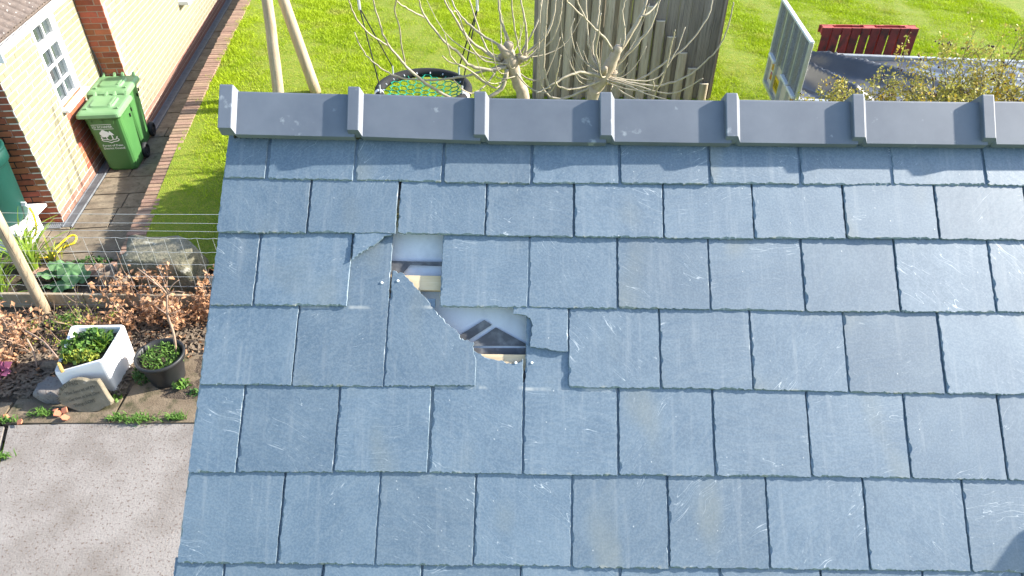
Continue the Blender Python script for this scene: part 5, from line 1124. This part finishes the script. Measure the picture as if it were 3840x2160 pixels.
p = onz(40, 1140, .02); strap_clump('strap leaved clump low at the left edge behind the wire', p.x - .1, p.y, 40, .34); p = onz(660, 1090, .02); strap_clump('thin strap leaved sprig at the foot of the boulder', p.x, p.y, 6, .22, 'rhub')
# broad crinkled leaves
rh = thing('broad_leaf_plant', 'blue green plant with broad crinkled leaves behind the wire', 'plant', (*onz(225, 1062, .0).xy, 0))
for k, (px, py, z, s_, az) in enumerate(((185, 1020, .16, .12, 2.6), (265, 1010, .20, .14, .6), (240, 1050, .12, .17, -1.2), (215, 990, .22, .10, 1.6), (300, 1030, .14, .10, -.3), (190, 1065, .08, .09, 3.6))):
    c = onz(px, py, z); V = [tuple(c)]; n = 26
    for rg in (.5, 1.):
        for i in range(n): a = 6.283 * i / n; rr_ = s_ * rg * (1 + (.10 * math.sin(7 * a + k) + .05 * math.sin(15 * a)) * rg); V.append((c.x + rr_ * math.cos(a), c.y + rr_ * math.sin(a) * .85, c.z - .25 * s_ * rg ** 2 + .16 * s_ * math.sin(6 * a + k) * rg + .3 * s_ * rg * math.sin(a - az)))
    F = [(0, 1 + i, 1 + (i + 1) % n) for i in range(n)] + [(1 + i, 1 + n + i, 1 + n + (i + 1) % n, 1 + (i + 1) % n) for i in range(n)]; lf = rel(MB().add(V, F).build('leaf', 'rhub', rh, True), rh)
    b = Vector((rh.location.x, rh.location.y, 0)); MB().tube([b, b.lerp(c, .6) + UZ * .03, c], .006, 5).build('stalk', 'green', lf)
clump('pink_flower', 'pink flowering plant at the left edge of the bed', 'flower', (*onz(5, 1400, .12).xy, .12), .05, .06, .09, 60, .05, 'pink', .9, .4)
clump('ground_cover', 'low green seedlings between the pipes and the path bricks', 'plant', (*onz(350, 985, .02).xy, .02), .22, .08, .05, 200, .028, 'deep', .8, .4)
clump('ground_cover', 'low green leaves under the beech beside the sink', 'plant', (*onz(250, 1215, .02).xy, .02), .22, .08, .06, 160, .03, 'green', .7, .4)
# dry canes
for lab_, A_, B_, r0 in (('thick brown cane lying across the sink corner', onz(95, 1240, .35), onz(215, 1340, .42), .010), ('thin bent twig rooted in the bark left of the sink', onz(140, 1390, .0), onz(100, 1270, .25), .009)):
    q = A_.lerp(B_, .5) + Vector((.03, 0, .03)); o = MB().tube(smooth_path([A_, q, B_], 5), r0 * .8, 6).build('dry_cane', 'twig', None, True, label=lab_, category='cane')
# fallen beech leaves: uncountable litter
n = 420; X = RNG.uniform(-4.9, -2.75, n); Y = np.clip(RNG.normal(5.15, .28, n), 4.35, 5.75); k = ~((X > -4.05) & (X < -3.45) & (Y < 4.95)) & ~((X > -3.36) & (Y < 4.85)); P = np.stack([X[k], Y[k], RNG.uniform(.03, .07, k.sum())], 1)
put('leaf_litter', leaf_mesh('leaf_litter', P, .045, 'brown', -.2, .65), None, kind='stuff', label='fallen brown beech leaves on the bed', category='leaves')
# unseen evergreen hedge added behind the building to throw shade across the lawn corner beside the verge
hd = thing('added_shade_hedge', 'unseen evergreen hedge added behind the slate roof to shade the lawn', 'hedge', (-2.0, 7.2, lawn_z(7.2)))
n = 17000; X = RNG.uniform(-2.5, -.7, n); Y = RNG.uniform(6.2, 8.15, n); Z = RNG.uniform(.1, 1.0, n) ** .6; Zt = .90 + .06 * np.sin(X * 6 + Y * 4) + .05 * np.sin(Y * 11); Lz = np.interp(Y, LY, LZ); P = np.stack([X, Y, Lz + Z * np.minimum(Zt, 4.8 - .462 * Y - .14 - Lz)], 1)
rel(put('foliage', leaf_mesh('foliage', P, .10, 'deep', .2, .7), hd, kind='stuff'), hd); mb = MB()
for q in range(14): x_, y_ = random.uniform(-2.4, -.8), random.uniform(6.3, 8.0); mb.tube([Vector((x_, y_, lawn_z(y_) - .05)), Vector((x_ + random.uniform(-.05, .05), y_, lawn_z(y_) + .6))], [.02, .01], 6)
rel(mb.build('stems', 'twig', hd), hd)
